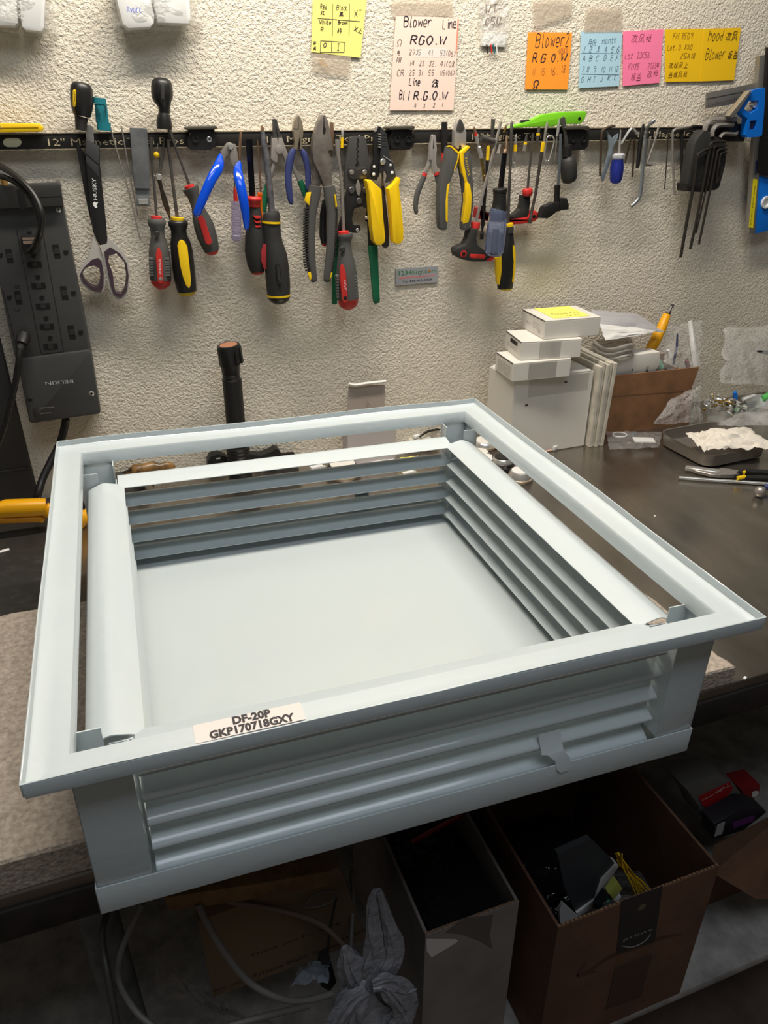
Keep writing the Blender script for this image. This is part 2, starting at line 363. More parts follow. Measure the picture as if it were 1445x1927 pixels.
for sx, T, px_ in ((.118, rot4(0), 0), (-.105, rot4(2), 1)):
    bm = new(); z = .124-.0262*3
    P = [(sx, .2575, z+.0125), (sx, .2645, z+.0005), (sx, .2665, z-.003), (sx+.003, .2672, z-.004), (sx+.010, .2690, z-.012), (sx+.012, .2710, z-.022), (sx+.0125, .2712, z-.0265)]
    rings = []
    for i, (x, o, zz) in enumerate(P):
        hw = (.011, .011, .011, .0085, .0075, .0075, .004)[i]
        rings.append([T(x-hw, -o, zz), T(x+hw, -o, zz), T(x+hw, -o-.0012, zz+.0006), T(x-hw, -o-.0012, zz+.0006)])
    sweep(bm, rings); mk('damper_tab', bm, PAINT, diff, 40)
bm = new(); bmesh.ops.create_grid(bm, x_segments=24, y_segments=24, size=HB-.001)
for v in bm.verts: v.co.z = .0085 + .0012*math.exp(-(v.co.x**2+v.co.y**2)/.03)
g = bmesh.ops.extrude_face_region(bm, geom=bm.faces[:]); bmesh.ops.translate(bm, verts=[x for x in g['geom'] if isinstance(x, bmesh.types.BMVert)], vec=(0, 0, -.0015)); recalc(bm)
mk('face_pan', bm, PAINT_B, diff, 40)
# model sticker on the near flange
def dl(px, py, z=.1628): # photo pixel -> diffuser coordinates on the flange plane
    Mi = (Matrix.Translation((.009, -.588, .0318)) @ Matrix.Rotation(-.0247, 4, 'Z') @ Matrix.Rotation(THB, 4, 'Y')).inverted()
    o = Mi @ CAM; d = (Mi.to_3x3() @ ray(px, py)); return o + d*((z-o.z)/d.z)
a, b = dl(367, 1394), dl(572, 1343); yy = -.2750
bm = new(); box(bm, ((a.x+b.x)/2, yy, .16265), (b.x-a.x, 0.0182, .0002)); st = mk('sticker', bm, mat('sticker_white', (226, 214, 208), .5), diff, 0, label='white printed model sticker')
INK = mat('print_black', (40, 36, 40), .6)
mk('lettering', text_bm('DF-20P', ((a.x+b.x)/2+.002, -.2736, .1629), (1, 0, 0), (0, 1, 0), .0104, 'CENTER', sx=.86, bold=.0005), INK, st, 0)
mk('lettering', text_bm('GKP170718GXY', ((a.x+b.x)/2+.001, -.2828, .1629), (1, 0, 0), (0, 1, 0), .0104, 'CENTER', sx=.82, bold=.0005), INK, st, 0)
# ================================================================== on the wall: tool bars and tools
def frame(x0, y0, s): return lambda pts: [(x0+p[0]/s, y0+p[1]/s) + ((p[2]/s,) if len(p) > 2 else ()) + tuple(p[3:]) for p in pts]
fA = frame(100, 130, 4.817); fB = frame(0, 280, 4.817); fC = frame(240, 220, 5.354); fD = frame(420, 200, 4.942); fE = frame(560, 200, 4.942)
fF = frame(760, 200, 5.354); fG = frame(860, 190, 5.161); fH = frame(1100, 130, 4.188); fI = frame(1380, 100, 5.077); fJ = frame(560, 0, 4.25); fK = frame(880, 0, 2.5575)
BLACK = mat('black_plastic', (32, 31, 31), .38); BLACKM = mat('black_rubber', (44, 43, 42), .6, bump=(300, .25, .001)); GREYR = mat('grey_rubber', (78, 77, 75), .65)
RED = mat('red_plastic', (196, 48, 44), .42); YEL = mat('yellow_plastic', (238, 196, 22), .4); BLUE = mat('blue_vinyl', (8, 70, 196), .16, coat=.5)
CHROME = mat('chrome_steel', (214, 212, 208), .24, .72); DSTEEL = mat('dark_steel', (112, 108, 104), .34, .7); GSTEEL = mat('grey_steel', (164, 158, 152), .38, .6, bump=(120, .15, .002))
BSTEEL = mat('brown_steel', (134, 108, 86), .4, .6); GUN = mat('gunmetal', (88, 86, 84), .4, .5); WHITEP = mat('white_plastic', (222, 222, 220), .4); NAVY = mat('navy_vinyl', (52, 60, 108), .5)
GREEN = mat('dark_green_vinyl', (20, 92, 62), .4); LIME = mat('lime_plastic', (120, 200, 40), .4); TEAL = mat('teal_plastic', (22, 112, 122), .5); ORANGE = mat('orange_plastic', (232, 112, 24), .4)
BRASS = mat('brass', (176, 150, 86), .3, .95); WHT = mat('print_white', (232, 232, 230), .6); YPR = mat('print_yellow', (226, 190, 40), .6); BROWNP = mat('brown_black_plastic', (52, 44, 40), .45)
LILAC = mat('clear_lilac', (202, 194, 226), .12, trans=.75, ior=1.2); CLEARB = mat('clear_blue', (168, 184, 224), .08, trans=.85, ior=1.25); BLUT = mat('clear_dark_blue', (52, 64, 160), .12, trans=.6, ior=1.2)
SKYB = mat('level_blue', (12, 110, 210), .35); ALU = mat('aluminium', (176, 172, 166), .4, .8)
# ---- magnetic bars
BT, BB = aty(700, 243.6, -.016).z, aty(700, 273.2, -.016).z
BARB = mat('bar_black', (38, 36, 34), .5, .2, vary=(240, (120, 112, 98), .66, .74)); BARL = mat('bar_edge', (158, 146, 124), .5, vary=(120, (96, 88, 74), .4, .7)); CREAM = mat('bar_lettering', (206, 192, 158), .6, vary=(500, (90, 82, 70), .5, .62))
def bx(px): return W(px, 260, .016).x
def at_bar(px, fz, d=.0166): return Vector((bx(px), -d, BB + (BT-BB)*fz))
segs = [(-60, 358), (404, 736), (780, 1064), (1108, 1402)]
for i, (a, b) in enumerate(segs):
    t = thing('magnetic_tool_bar', ['leftmost magnetic tool bar with an oval vial, screwed to the wall', 'second magnetic tool bar from the left, holding pliers and drivers', 'third magnetic tool bar from the left, crowded with bits and hex drivers', 'rightmost magnetic tool bar, holding loose hex keys'][i], 'tool bar', (bx(a), -.008, BB), 'magnetic tool bars on the wall')
    xa, xb = bx(a), bx(b); zc, h = (BT+BB)/2, BT-BB
    bm = new(); box(bm, ((xa+xb)/2, -.0085, zc), (xb-xa, .013, h-.003), bev=.001); mk('rail', bm, BARB, t)
    bm = new(); box(bm, ((xa+xb)/2, -.0085, BT-.0009), (xb-xa, .0155, .0018), bev=.0005); mk('top_edge', bm, BARL, t)
    bm = new(); box(bm, ((xa+xb)/2, -.0085, BB+.0009), (xb-xa, .0150, .0018), bev=.0005); mk('bottom_edge', bm, BARL, t)
    px0 = [83, 497, 885, 1196][i]; px1 = [340, 722, 1052, 1372][i]
    o = at_bar(px0, .26, .0154); wd = bx(px1)-bx(px0)
    tb = text_bm('12" Magnetic Tool Pros', o, (1, 0, 0), (0, 0, 1), .0128, res=1)
    ww = max(v.co.x for v in tb.verts)-min(v.co.x for v in tb.verts)
    for v in tb.verts: v.co.x = o.x+(v.co.x-o.x)*wd/ww; v.co.y -= .0001
    g = tb.faces[:]; mk('lettering', tb, CREAM, t, 0)
    if i == 0:
        bm = new(); plate(bm, [(5, 268), (8, 262), (14, 259.5), (32, 259.5), (38, 262), (41, 268), (38, 274), (32, 277), (14, 277), (8, 274)], .0172, .002, .0006); mk('vial', bm, mat('vial_cream', (196, 192, 160), .25), t)
for i, px in enumerate((380, 757, 1087)):
    t = thing('bar_bracket', ['black plastic bar bracket with one bright screw, between the first two tool bars', 'black plastic bar bracket right of the yellow wire strippers', 'black plastic bar bracket under the green knife'][i], 'bracket', W(px, 285, 0), 'bar brackets')
    s = (29, 24, 23)[i]
    bm = new(); plate(bm, [(px-s*.85, 244), (px-s*.75, 250), (px-s*.95, 262), (px-s*.9, 276), (px-s*.6, 283), (px+s*.6, 282), (px+s*.9, 275), (px+s*.98, 262), (px+s*.8, 250), (px+s*.85, 244)], .028, .024, .004); mk('clamp', bm, BLACK, t)
    bm = new(); plate(bm, [(px-s*1.02, 240.5), (px-s*.9, 238), (px+s*.9, 236.5), (px+s*1.02, 239), (px+s*.95, 243.5), (px-s*.95, 244.5)], .034, .030, .002); mk('top_cap', bm, mat('bracket_cap', (70, 66, 58), .45), t)
    for sx in (-.42, .48):
        bm = new()
        if i == 0 and sx > 0:
            disc_px(bm, px+s*sx, 262, 5.2, .0285, .002); mk('screw', bm, CHROME, t)
            bm = new(); plate(bm, [(px+s*sx-3, 261.3), (px+s*sx+3, 261.3), (px+s*sx+3, 262.7), (px+s*sx-3, 262.7)], .0308, .0003); plate(bm, [(px+s*sx-.7, 259), (px+s*sx+.7, 259), (px+s*sx+.7, 265), (px+s*sx-.7, 265)], .0308, .0003); mk('screw_slot', bm, BLACK, t)
        else:
            p = W(px+s*sx, 262, .0285); r = 5.5/ppm(p)
            lathe(bm, p, (0, -1, 0), [(0, r*1.15), (.0014, r*1.15), (.0014, r*.8), (.0002, r*.75)], 16); mk('screw_hole', bm, mat('hole_black', (12, 12, 12), .6), t)
# ---- helper for screwdrivers made of coaxial sections
def tool(name, label, cat, px, py, group=None): return thing(name, label, cat, W(px, py, .02), group)
def letter_along(parent, txt, p0, p1, d, hpx, m, name='lettering'):
    a, b = W(*p0, d), W(*p1, d); xd = (b-a).normalized(); yd = xd.cross(Vector((0, 1, 0))).normalized(); h = hpx/ppm(a)/.72
    tb = text_bm(txt, (0, 0, 0), (1, 0, 0), (0, 1, 0), h, res=1); ww = max(v.co.x for v in tb.verts)
    f = (b-a).length/ww; bm = tb; zd = Vector((0, -1, 0))
    for v in bm.verts: v.co = a + xd*v.co.x*f + yd*v.co.y + zd*(.0001+v.co.z)
    return mk(name, bm, m, parent, 0)
g1 = 'hand tools on the magnetic bars'
# yellow snap knife lying on the bar, left edge
t = tool('utility_knife', 'yellow plastic knife body lying on top of the leftmost tool bar', 'knife', 0, 250)
PL('handle', t, [(-60, 233), (20, 231.5), (60, 232), (75, 233), (82, 240), (81, 247), (72, 248.5), (-60, 251)], .026, .014, YEL, .003)
bm = new(); disc_px(bm, 2, 240, 2.6, .0265, .001); mk('rivet', bm, BRASS, t)
PL('groove', t, [(-60, 239.5), (72, 238), (72, 240), (-60, 242)], .0266, .0006, mat('yellow_dark', (196, 154, 20), .5))
# stubby driver with yellow badge
t = tool('stubby_screwdriver', 'stubby black screwdriver with a yellow badge standing on the leftmost tool bar', 'screwdriver', 152, 247, g1)
LF('handle', t, fA([(258, 128, 70), (258, 165, 93), (258, 240, 98), (260, 330, 95), (262, 400, 80), (262, 428, 70)]), BLACK, .031, .95, 14, (10/4.8, 0), 2)
LF('neck', t, fA([(258, 430, 60), (253, 480, 52), (250, 540, 46), (250, 556, 45)]), BLACKM, .031, 1, 12)
PL('badge', t, fA([(178, 195), (190, 184), (203, 186), (207, 200), (204, 330), (196, 344), (184, 340), (178, 325)]), .0468, .004, YEL, .0006)
letter_along(t, 'STANLEY', fA([(201, 332)])[0], fA([(203, 198)])[0], .0470, 3.6, INK)
t = tool('plug_holder', 'ribbed teal plastic plug standing on the bar beside the stubby badge screwdriver', 'plug', 195, 247)
LF('cap', t, fA([(421, 262, 56), (423, 318, 58)]), TEAL, .022, .8, 12, sq=.5); LF('body', t, fA([(431, 318, 53), (447, 484, 57)]), TEAL, .022, .8, 12, sq=.5); LF('base', t, fA([(458, 482, 61), (461, 558, 60)]), TEAL, .022, .8, 12, sq=.5)
DT = mat('teal_dark', (10, 52, 58), .6)
PL('slot', t, fA([(383, 335), (395, 338), (432, 420), (420, 425)]), .0325, .002, DT); PL('slot', t, fA([(466, 330), (476, 330), (484, 432), (474, 432)]), .0325, .002, DT)
t = tool('stubby_screwdriver', 'stubby all black round screwdriver standing on the bar above the steel sleeve', 'screwdriver', 306, 243, g1)
LF('handle', t, fA([(984, 92, 64), (985, 120, 88), (987, 200, 97), (990, 265, 92), (1000, 310, 70), (1007, 350, 53), (1008, 400, 50)]), BLACK, .031, 1, 14, (3, 0), 2)
LF('collar', t, fA([(1007, 402, 50), (1005, 440, 62), (1006, 490, 69), (1008, 545, 67)]), BLACK, .031, 1, 14)
PL('badge', t, fA([(975, 150), (990, 140), (1005, 142), (1014, 155), (1014, 262), (1003, 280), (990, 282), (978, 268)]), .0512, .003, BLACKM, .0008)
letter_along(t, 'STANLEY', fA([(1001, 265)])[0], fA([(1001, 158)])[0], .0514, 3, GREYR)
# ---- scissors
t = tool('scissors', 'long black scissors with white rimmed purple handle loops hanging left on the bar', 'scissors', 200, 560, g1)
PL('blade_tip', t, fA([(289, 513), (316, 501), (362, 522), (372, 640), (374, 705), (308, 672), (296, 600)]), .021, .003, CHROME, .0006)
PL('rear_blade', t, fB([(687, -43), (700, -60), (775, 60), (800, 200), (842, 600), (848, 740), (830, 690), (770, 420)]), .020, .003, BLACK, .0005)
PL('front_blade', t, fB([(770, -90), (905, -25), (905, 130), (965, 690), (973, 830), (960, 872), (905, 878), (880, 840), (840, 745), (780, 150)]), .0285, .006, BLACK, .0015)
PL('facet', t, fB([(774, 40), (775, -84), (903, -22), (893, 140)]), .0289, .002, mat('graphite', (62, 62, 64), .45), .0004); PL('facet', t, fB([(776, 60), (890, 155), (905, 270), (780, 130)]), .0288, .002, mat('graphite2', (50, 50, 52), .45), .0004)
LTG = mat('scissor_rim', (176, 172, 166), .5); PUR = mat('purple_grip', (62, 46, 56), .5)
hR = fB([(990, 965), (1055, 950), (1128, 1030), (1148, 1150), (1138, 1260), (1105, 1318), (1052, 1308), (1032, 1250), (1025, 1150), (982, 1020)])
PL('right_loop', t, fB([(905, 878), (940, 1000), (985, 1250), (1010, 1320), (1080, 1368), (1140, 1348), (1170, 1250), (1178, 1120), (1160, 1010), (1110, 930), (1030, 850), (975, 790), (970, 865)]), .031, .011, LTG, holes=[hR])
PL('grip', t, fB([(945, 935), (1000, 893), (1090, 952), (1150, 1040), (1166, 1150), (1152, 1285), (1090, 1350), (1032, 1322), (1002, 1240), (972, 1080)]), .0335, .016, PUR, holes=[hR])
hL = fB([(850, 1055), (898, 1080), (912, 1150), (905, 1230), (878, 1258), (820, 1240), (770, 1190), (745, 1130), (775, 1080)])
PL('left_loop', t, fB([(845, 790), (885, 870), (922, 930), (945, 1050), (958, 1200), (945, 1285), (890, 1312), (800, 1280), (730, 1210), (710, 1130), (740, 1070), (800, 990), (830, 880)]), .029, .011, LTG, holes=[hL])
PL('grip', t, fB([(890, 990), (920, 1020), (940, 1130), (938, 1250), (910, 1300), (830, 1280), (752, 1210), (724, 1140), (760, 1080), (830, 1010)]), .0315, .016, PUR, holes=[hL])
letter_along(t, 'HUSKY', fB([(882, 466)])[0], fB([(868, 268)])[0], .0288, 7, WHT)
PL('emblem', t, fB([(842, 492), (858, 478), (868, 490), (890, 482), (880, 505), (872, 515), (884, 522), (878, 538), (864, 536), (848, 516)]), .0288, .0003, WHT)
for q, lab in (([(520, 530), (565, 700), (690, 1130), (790, 1548)], 'longer of two thin steel wires hanging beside the scissors'), ([(617, 515), (650, 700), (702, 1000), (750, 1240), (768, 1330)], 'shorter of two thin steel wires, next to the steel sleeve')):
    bm = new(); tube(bm, [W(x, y, .0185) for x, y in fA(q)], .0011, 6, 3); mk('steel_wire', bm, GSTEEL, None, 60, label=lab, cat='wire')
t = tool('steel_sleeve', 'flat grey steel sleeve with a bright clip hanging from the bar', 'steel sleeve', 262, 385)
PL('sleeve', t, fA([(695, 530), (850, 537), (866, 700), (878, 1085), (740, 1081), (716, 850)]), .026, .009, mat('sleeve_steel', (112, 114, 116), .5, .4, vary=(60, (96, 98, 100), .4, .65)), .0012)
PL('tongue', t, fA([(745, 1080), (877, 1084), (882, 1245), (756, 1240)]), .0225, .003, mat('sleeve_steel2', (124, 128, 128), .45, .5), .0005)
PL('clip', t, fA([(770, 1180), (860, 1178), (857, 1222), (776, 1224)]), .0262, .004, CHROME, .001)
# ---- red-and-grey screwdriver family
def inlay(t, pts, d, m, name='inlay'): return PL(name, t, pts, d, .006, m, .0012)
t = tool('screwdriver', 'grey handled screwdriver with a red stripe, hanging beside the yellow striped one', 'screwdriver', 303, 545, g1)
LF('shaft', t, fC([(236, 205, 20), (238, 250, 21), (243, 400, 13), (262, 600, 13), (292, 1000, 14)]), DSTEEL, .021, .8, 8)
LF('collar', t, fC([(290, 1000, 54), (290, 1024, 56)]), RED, .027, 1, 14)
LF('handle', t, fC([(291, 1022, 74), (293, 1048, 90), (295, 1080, 88), (300, 1130, 70), (305, 1200, 66), (312, 1280, 88), (318, 1370, 102), (325, 1480, 106), (330, 1580, 106), (334, 1640, 104)]), GREYR, .027, .9, 16)
LF('end_cap', t, fC([(334, 1640, 104), (333, 1690, 88), (332, 1722, 52), (332, 1738, 20)]), RED, .027, .9, 16)
inlay(t, fC([(318, 1315), (345, 1370), (362, 1620), (356, 1670), (330, 1682), (304, 1660), (285, 1400), (296, 1345)]), .0468, RED)
letter_along(t, 'PITTSBURGH', fC([(310, 1430)])[0], fC([(318, 1585)])[0], .0470, 4.2, WHT)
bm = new(); disc_px(bm, *fC([(298, 1178)])[0], 5, .041, .003); mk('button', bm, BLACKM, t); bm = new(); disc_px(bm, *fC([(332, 1632)])[0], 3.4, .0472, .0008); mk('hang_hole', bm, GSTEEL, t)
DG = mat('grip_panel', (92, 92, 90), .7)
for s in (0, 1):
    for j in range(7):
        y = 1422+27*j; x0, x1 = ((216+j*2, 264) if s == 0 else (374, 420+j*2)); PL('grip_rib', t, fC([(x0, y), (x1, y), (x1, y+19), (x0, y+19)]), .0405, .008, DG)
t = tool('push_pin', 'small yellow ball headed pin stuck against the bar', 'pin', 294, 292)
bm = new(); p = W(294.5, 291.5, .022); bmesh.ops.create_uvsphere(bm, u_segments=14, v_segments=10, radius=5.4/ppm(p), matrix=Matrix.Translation(p)); mk('head', bm, YEL, t)
bm = new(); tube(bm, [W(297, 270, .0175), W(294.5, 290, .021)], .0008, 6, 1); mk('needle', bm, GSTEEL, t)
t = tool('jointed_pick', 'tarnished jointed metal pick with a hex pivot between two screwdrivers', 'pick', 305, 415)
LF('upper_arm', t, fC([(372, 205, 8), (360, 300, 13), (345, 420, 22), (335, 480, 18), (326, 545, 15), (312, 590, 20)]), DSTEEL, .020, .5, 8); LF('lower_arm', t, fC([(316, 622, 22), (340, 720, 18), (375, 850, 28), (402, 930, 24), (430, 1032, 5)]), mat('bronzed_steel', (120, 104, 80), .35, .9, vary=(70, (80, 76, 72), .4, .6)), .020, .4, 8)
bm = new(); p = W(*fC([(312, 602)])[0], .018); lathe(bm, p, (0, -1, 0), [(0, .0048), (.007, .0048), (.008, .004)], 6); mk('pivot_nut', bm, CHROME, t, 20)
t = tool('screwdriver', 'black screwdriver with a long yellow stripe and yellow collar, left group', 'screwdriver', 348, 557, g1)
LF('shaft', t, fC([(402, 225, 14), (410, 290, 20), (425, 400, 15), (460, 700, 16), (500, 1010, 18)]), DSTEEL, .021, .9, 8)
LF('collar', t, fC([(503, 1012, 68), (504, 1040, 66)]), YEL, .028, 1, 14)
LF('handle', t, fC([(505, 1040, 82), (507, 1058, 98), (510, 1095, 96), (515, 1140, 78), (520, 1200, 80), (530, 1260, 100), (545, 1340, 108), (560, 1480, 111), (575, 1600, 109), (590, 1700, 102), (600, 1755, 95)]), BLACK, .028, .95, 16)
LF('end_cap', t, fC([(600, 1757, 94), (605, 1785, 80), (608, 1803, 34)]), mat('mustard', (204, 176, 30), .45), .028, .95, 16)
inlay(t, fC([(505, 1300), (520, 1258), (545, 1240), (578, 1258), (604, 1310), (625, 1500), (640, 1640), (636, 1700), (620, 1730), (590, 1700), (560, 1620), (530, 1500)]), .0492, YEL)
t = tool('screwdriver', 'tilted grey screwdriver with a red stripe behind the blue cutters', 'screwdriver', 398, 478, g1)
LF('shaft', t, fC([(416, 108, 15), (424, 140, 22), (440, 190, 21), (470, 270, 13), (520, 400, 12), (625, 690, 14)]), DSTEEL, .020, .8, 8)
LF('collar', t, fC([(618, 688, 50), (628, 714, 52)]), RED, .027, 1, 14)
LF('handle', t, fC([(630, 710, 84), (645, 745, 80), (665, 800, 60), (700, 900, 58), (735, 1000, 84), (770, 1100, 101), (800, 1200, 100), (835, 1300, 86), (850, 1350, 72)]), GREYR, .027, .9, 16)
LF('end_cap', t, fC([(850, 1350, 72), (857, 1376, 54), (860, 1392, 20)]), RED, .027, .9, 16)
inlay(t, fC([(706, 1015), (725, 997), (750, 997), (775, 1022), (850, 1250), (842, 1282), (812, 1292), (785, 1270)]), .0462, RED)
# ---- flush cutters
t = tool('flush_cutters', 'bare steel flush cutters with spread glossy blue handles', 'cutters', 440, 430, g1)
PL('left_jaw', t, fC([(1000, 262), (1040, 254), (1078, 300), (1030, 362), (985, 415), (965, 460), (938, 352), (985, 282)]), .024, .005, GSTEEL, .0012)
PL('right_jaw', t, fC([(1035, 262), (1090, 275), (1105, 340), (1122, 460), (1080, 535), (1050, 470), (1030, 415), (1038, 350)]), .0275, .004, GSTEEL, .0012)
bm = new(); disc_px(bm, *fC([(1040, 300)])[0], 5.6, .0290, .004); mk('pivot', bm, CHROME, t)
LF('left_handle', t, fC([(932, 372, 10, .026), (934, 410, 32, .030), (918, 500, 55, .042), (850, 620, 52, .052), (790, 750, 48, .056), (740, 870, 45, .058), (702, 965, 40, .058)]), BLUE, .05, .55, 14, (0, 8), 2)
LF('right_handle', t, fC([(1130, 445, 10, .03), (1122, 490, 34, .034), (1112, 560, 49, .044), (1140, 700, 50, .056), (1170, 850, 48, .060), (1192, 1000, 40, .060), (1198, 1100, 28, .060)]), BLUE, .05, .55, 14, (0, 8), 2)
t = tool('small_screwdriver', 'small clear lilac screwdriver with a red ferrule behind the blue cutters', 'screwdriver', 445, 455, g1)
LF('ferrule', t, fC([(1076, 715, 10), (1084, 760, 18), (1090, 848, 24)]), RED, .025, 1, 10); LF('shaft', t, fC([(1072, 420, 6), (1078, 720, 8)]), DSTEEL, .021, 1, 8)
LF('handle', t, fC([(1096, 848, 50), (1097, 1150, 50), (1097, 1185, 46), (1097, 1195, 53), (1097, 1235, 48), (1097, 1254, 24)]), LILAC, .025, 1, 12, smooth=25)
# ---- square shaft driver with red collar
t = tool('screwdriver', 'thick black handled screwdriver with red collar and red slashes left of the biggest one', 'screwdriver', 478, 517, g1)
LF('shaft', t, fC([(1222, 225, 34), (1238, 480, 32), (1258, 805, 31)]), mat('blued_steel', (60, 62, 70), .2, .95), .023, .9, 4, smooth=20)
LF('collar', t, fC([(1272, 803, 66), (1272, 818, 78), (1272, 842, 76), (1274, 862, 54), (1276, 905, 54)]), RED, .031, 1, 16)
LF('handle', t, fC([(1278, 905, 54), (1286, 950, 60), (1288, 1050, 76), (1290, 1200, 105), (1290, 1350, 111), (1300, 1480, 96), (1310, 1560, 70)]), BLACKM, .031, .8, 16)
LF('end_cap', t, fC([(1311, 1560, 70), (1314, 1578, 56), (1316, 1588, 24)]), RED, .031, .8, 14)
PL('inlay', t, fC([(1345, 1350), (1375, 1280), (1398, 1290), (1400, 1540), (1372, 1530), (1346, 1450)]), .045, .008, mat('dark_red', (150, 40, 44), .5), .001)
for j in range(3): PL('slash', t, fC([(1262+10*j, 986+48*j), (1290+8*j, 1002+48*j), (1338, 1000+48*j), (1345, 1018+46*j), (1300, 1026+46*j), (1275+8*j, 1012+48*j)]), .0445-.001*j, .006, RED)
t = tool('thin_driver', 'thin bronze pointed driver bit right of the blue cutter pivot', 'driver bit', 452, 300, g1)
LF('shaft', t, fC([(1140, 138, 4), (1141, 165, 13), (1134, 260, 16), (1128, 440, 12)]), BSTEEL, .020, .8, 8)
t = tool('small_screwdriver', 'slim orange handled screwdriver hidden behind the biggest black screwdriver', 'screwdriver', 490, 440, g1)
LF('shaft', t, fD([(318, 310, 8), (332, 500, 9), (350, 800, 9)]), BSTEEL, .019, 1, 8); LF('handle', t, fD([(340, 802, 23), (340, 835, 23), (345, 840, 17), (350, 1000, 18), (360, 1180, 18)]), ORANGE, .022, .8, 10)
# ---- biggest screwdriver
t = tool('screwdriver', 'biggest black screwdriver with thin yellow rings and a scratched steel shaft', 'screwdriver', 522, 573, g1)
LF('tip', t, fD([(361, 172, 3), (362, 195, 14), (364, 232, 21)]), BSTEEL, .022, .6, 8)
LF('shaft', t, fD([(364, 232, 22), (372, 290, 24), (378, 340, 31), (395, 420, 30), (430, 750, 31), (452, 990, 33)]), mat('scratched_steel', (138, 138, 142), .4, .6, vary=(50, (84, 84, 90), .4, .62)), .023, .9, 10)
LF('collar', t, fD([(445, 985, 70), (449, 1005, 78), (449, 1030, 80), (448, 1066, 85)]), BLACKM, .037, 1, 16)
LF('ring', t, fD([(447, 1066, 87), (447, 1086, 87)]), YEL, .037, 1, 16)
LF('handle', t, fD([(447, 1086, 85), (455, 1200, 84), (465, 1280, 92), (485, 1380, 109), (500, 1500, 113), (510, 1650, 114), (515, 1748, 108)]), BLACKM, .037, .9, 18)
LF('ring', t, fD([(515, 1748, 110), (516, 1766, 109)]), YEL, .037, .9, 18)
LF('end_cap', t, fD([(517, 1766, 107), (517, 1800, 95), (517, 1828, 60), (517, 1840, 22)]), BLACK, .037, .9, 18)
PL('badge', t, fD([(488, 1480), (500, 1462), (520, 1468), (530, 1490), (545, 1640), (535, 1662), (515, 1662), (505, 1640)]), .0575, .004, BLACK, .001)
letter_along(t, 'STANLEY', fD([(500, 1488)])[0], fD([(520, 1640)])[0], .0578, 4, GREYR)
# ---- snap ring pliers
t = tool('snap_ring_pliers', 'snap ring pliers with dark tips, grey body and thin green handles behind the others', 'pliers', 530, 380, g1)
PL('left_tip', t, fD([(447, 122), (480, 115), (490, 180), (505, 298), (462, 298), (462, 135)]), .022, .005, GUN, .001); PL('right_tip', t, fD([(484, 118), (502, 128), (542, 292), (509, 298), (492, 180)]), .022, .005, GUN, .001)
PL('body', t, fD([(452, 298), (503, 294), (510, 345), (516, 294), (548, 291), (612, 470), (600, 500), (576, 512), (560, 455), (540, 440), (520, 442), (508, 455), (505, 518), (488, 525), (443, 490)]), .0245, .007, mat('zinc_grey', (158, 150, 144), .5, .5), .001)
bm = new(); disc_px(bm, *fD([(524, 402)])[0], 8, .0256, .0012, 18); mk('pivot', bm, mat('zinc_grey', (158, 150, 144)), t)
LF('left_shank', t, fD([(480, 520, 20), (450, 620, 22), (418, 722, 24)]), ALU, .021, .5, 10); LF('left_handle', t, fD([(420, 715, 27), (388, 850, 30), (368, 985, 30)]), GREEN, .021, .5, 10)
LF('right_shank', t, fD([(600, 505, 20), (650, 572, 20), (692, 650, 22), (716, 695, 25)]), ALU, .019, .45, 10); LF('right_handle', t, fD([(712, 690, 28), (758, 800, 30), (790, 885, 26), (800, 930, 20)]), GREEN, .019, .45, 10)
# ---- navy side cutters
t = tool('side_cutters', 'small side cutters with matt navy blue handles beside the big pliers', 'cutters', 560, 385, g1)
PL('head', t, fD([(700, 82), (722, 108), (738, 160), (746, 220), (742, 280), (732, 330), (740, 400), (716, 405), (716, 290), (711, 290), (690, 405), (654, 405), (670, 330), (655, 270), (652, 210), (662, 150), (678, 105)]), .027, .010, mat('worn_steel', (160, 148, 130), .36, .6), .0025)
PL('jaw_gap', t, fD([(652, 208), (680, 214), (702, 210), (701, 84), (699, 84), (697, 205), (680, 210), (652, 204)]), .0273, .001, mat('hole_black', (12, 12, 12)))
LF('left_handle', t, fD([(660, 395, 22), (640, 440, 32), (622, 500, 36), (607, 600, 33), (606, 720, 33), (622, 850, 28), (628, 880, 24)]), NAVY, .028, .6, 12, (0, 7), 2)
LF('right_handle', t, fD([(716, 398, 18), (748, 440, 30), (768, 500, 30), (785, 580, 29), (790, 680, 28), (786, 760, 24)]), NAVY, .024, .6, 12, (0, 6), 2)
# ---- linesman pliers
t = tool('linesman_pliers', 'big worn steel pliers with long dark grey grips and yellow patches', 'pliers', 608, 531, g1)
OLDS = mat('old_steel', (146, 138, 130), .42, .55, vary=(30, (112, 104, 98), .4, .65), bump=(90, .2, .002))
PL('rear_arm', t, fE([(150, 500), (240, 640), (225, 700), (212, 745), (110, 745), (140, 700), (150, 620)]), .026, .008, OLDS, .0015)
PL('head', t, fE([(245, 76), (262, 82), (282, 130), (302, 210), (330, 370), (334, 412), (288, 414), (290, 436), (322, 480), (318, 600), (325, 745), (248, 748), (200, 620), (150, 520), (135, 400), (150, 285), (190, 150), (218, 90), (230, 80)]), .034, .013, OLDS, .002)
PL('jaw_gap', t, fE([(243, 90), (248, 90), (251, 188), (263, 208), (258, 246), (246, 264), (233, 240), (239, 196)]), .0343, .001, mat('hole_black', (12, 12, 12)))
LF('left_grip', t, fE([(162, 742, 66), (150, 850, 60), (122, 1000, 54), (113, 1200, 50), (120, 1400, 47), (140, 1560, 38), (150, 1612, 32)]), GREYR, .040, .55, 14, (0, 5), 2, sq=.75)
LF('right_grip', t, fE([(290, 742, 58), (305, 850, 60), (322, 1000, 52), (320, 1200, 50), (302, 1400, 44), (280, 1560, 38), (272, 1612, 33)]), GREYR, .040, .55, 14, (0, 5), 2, sq=.75)
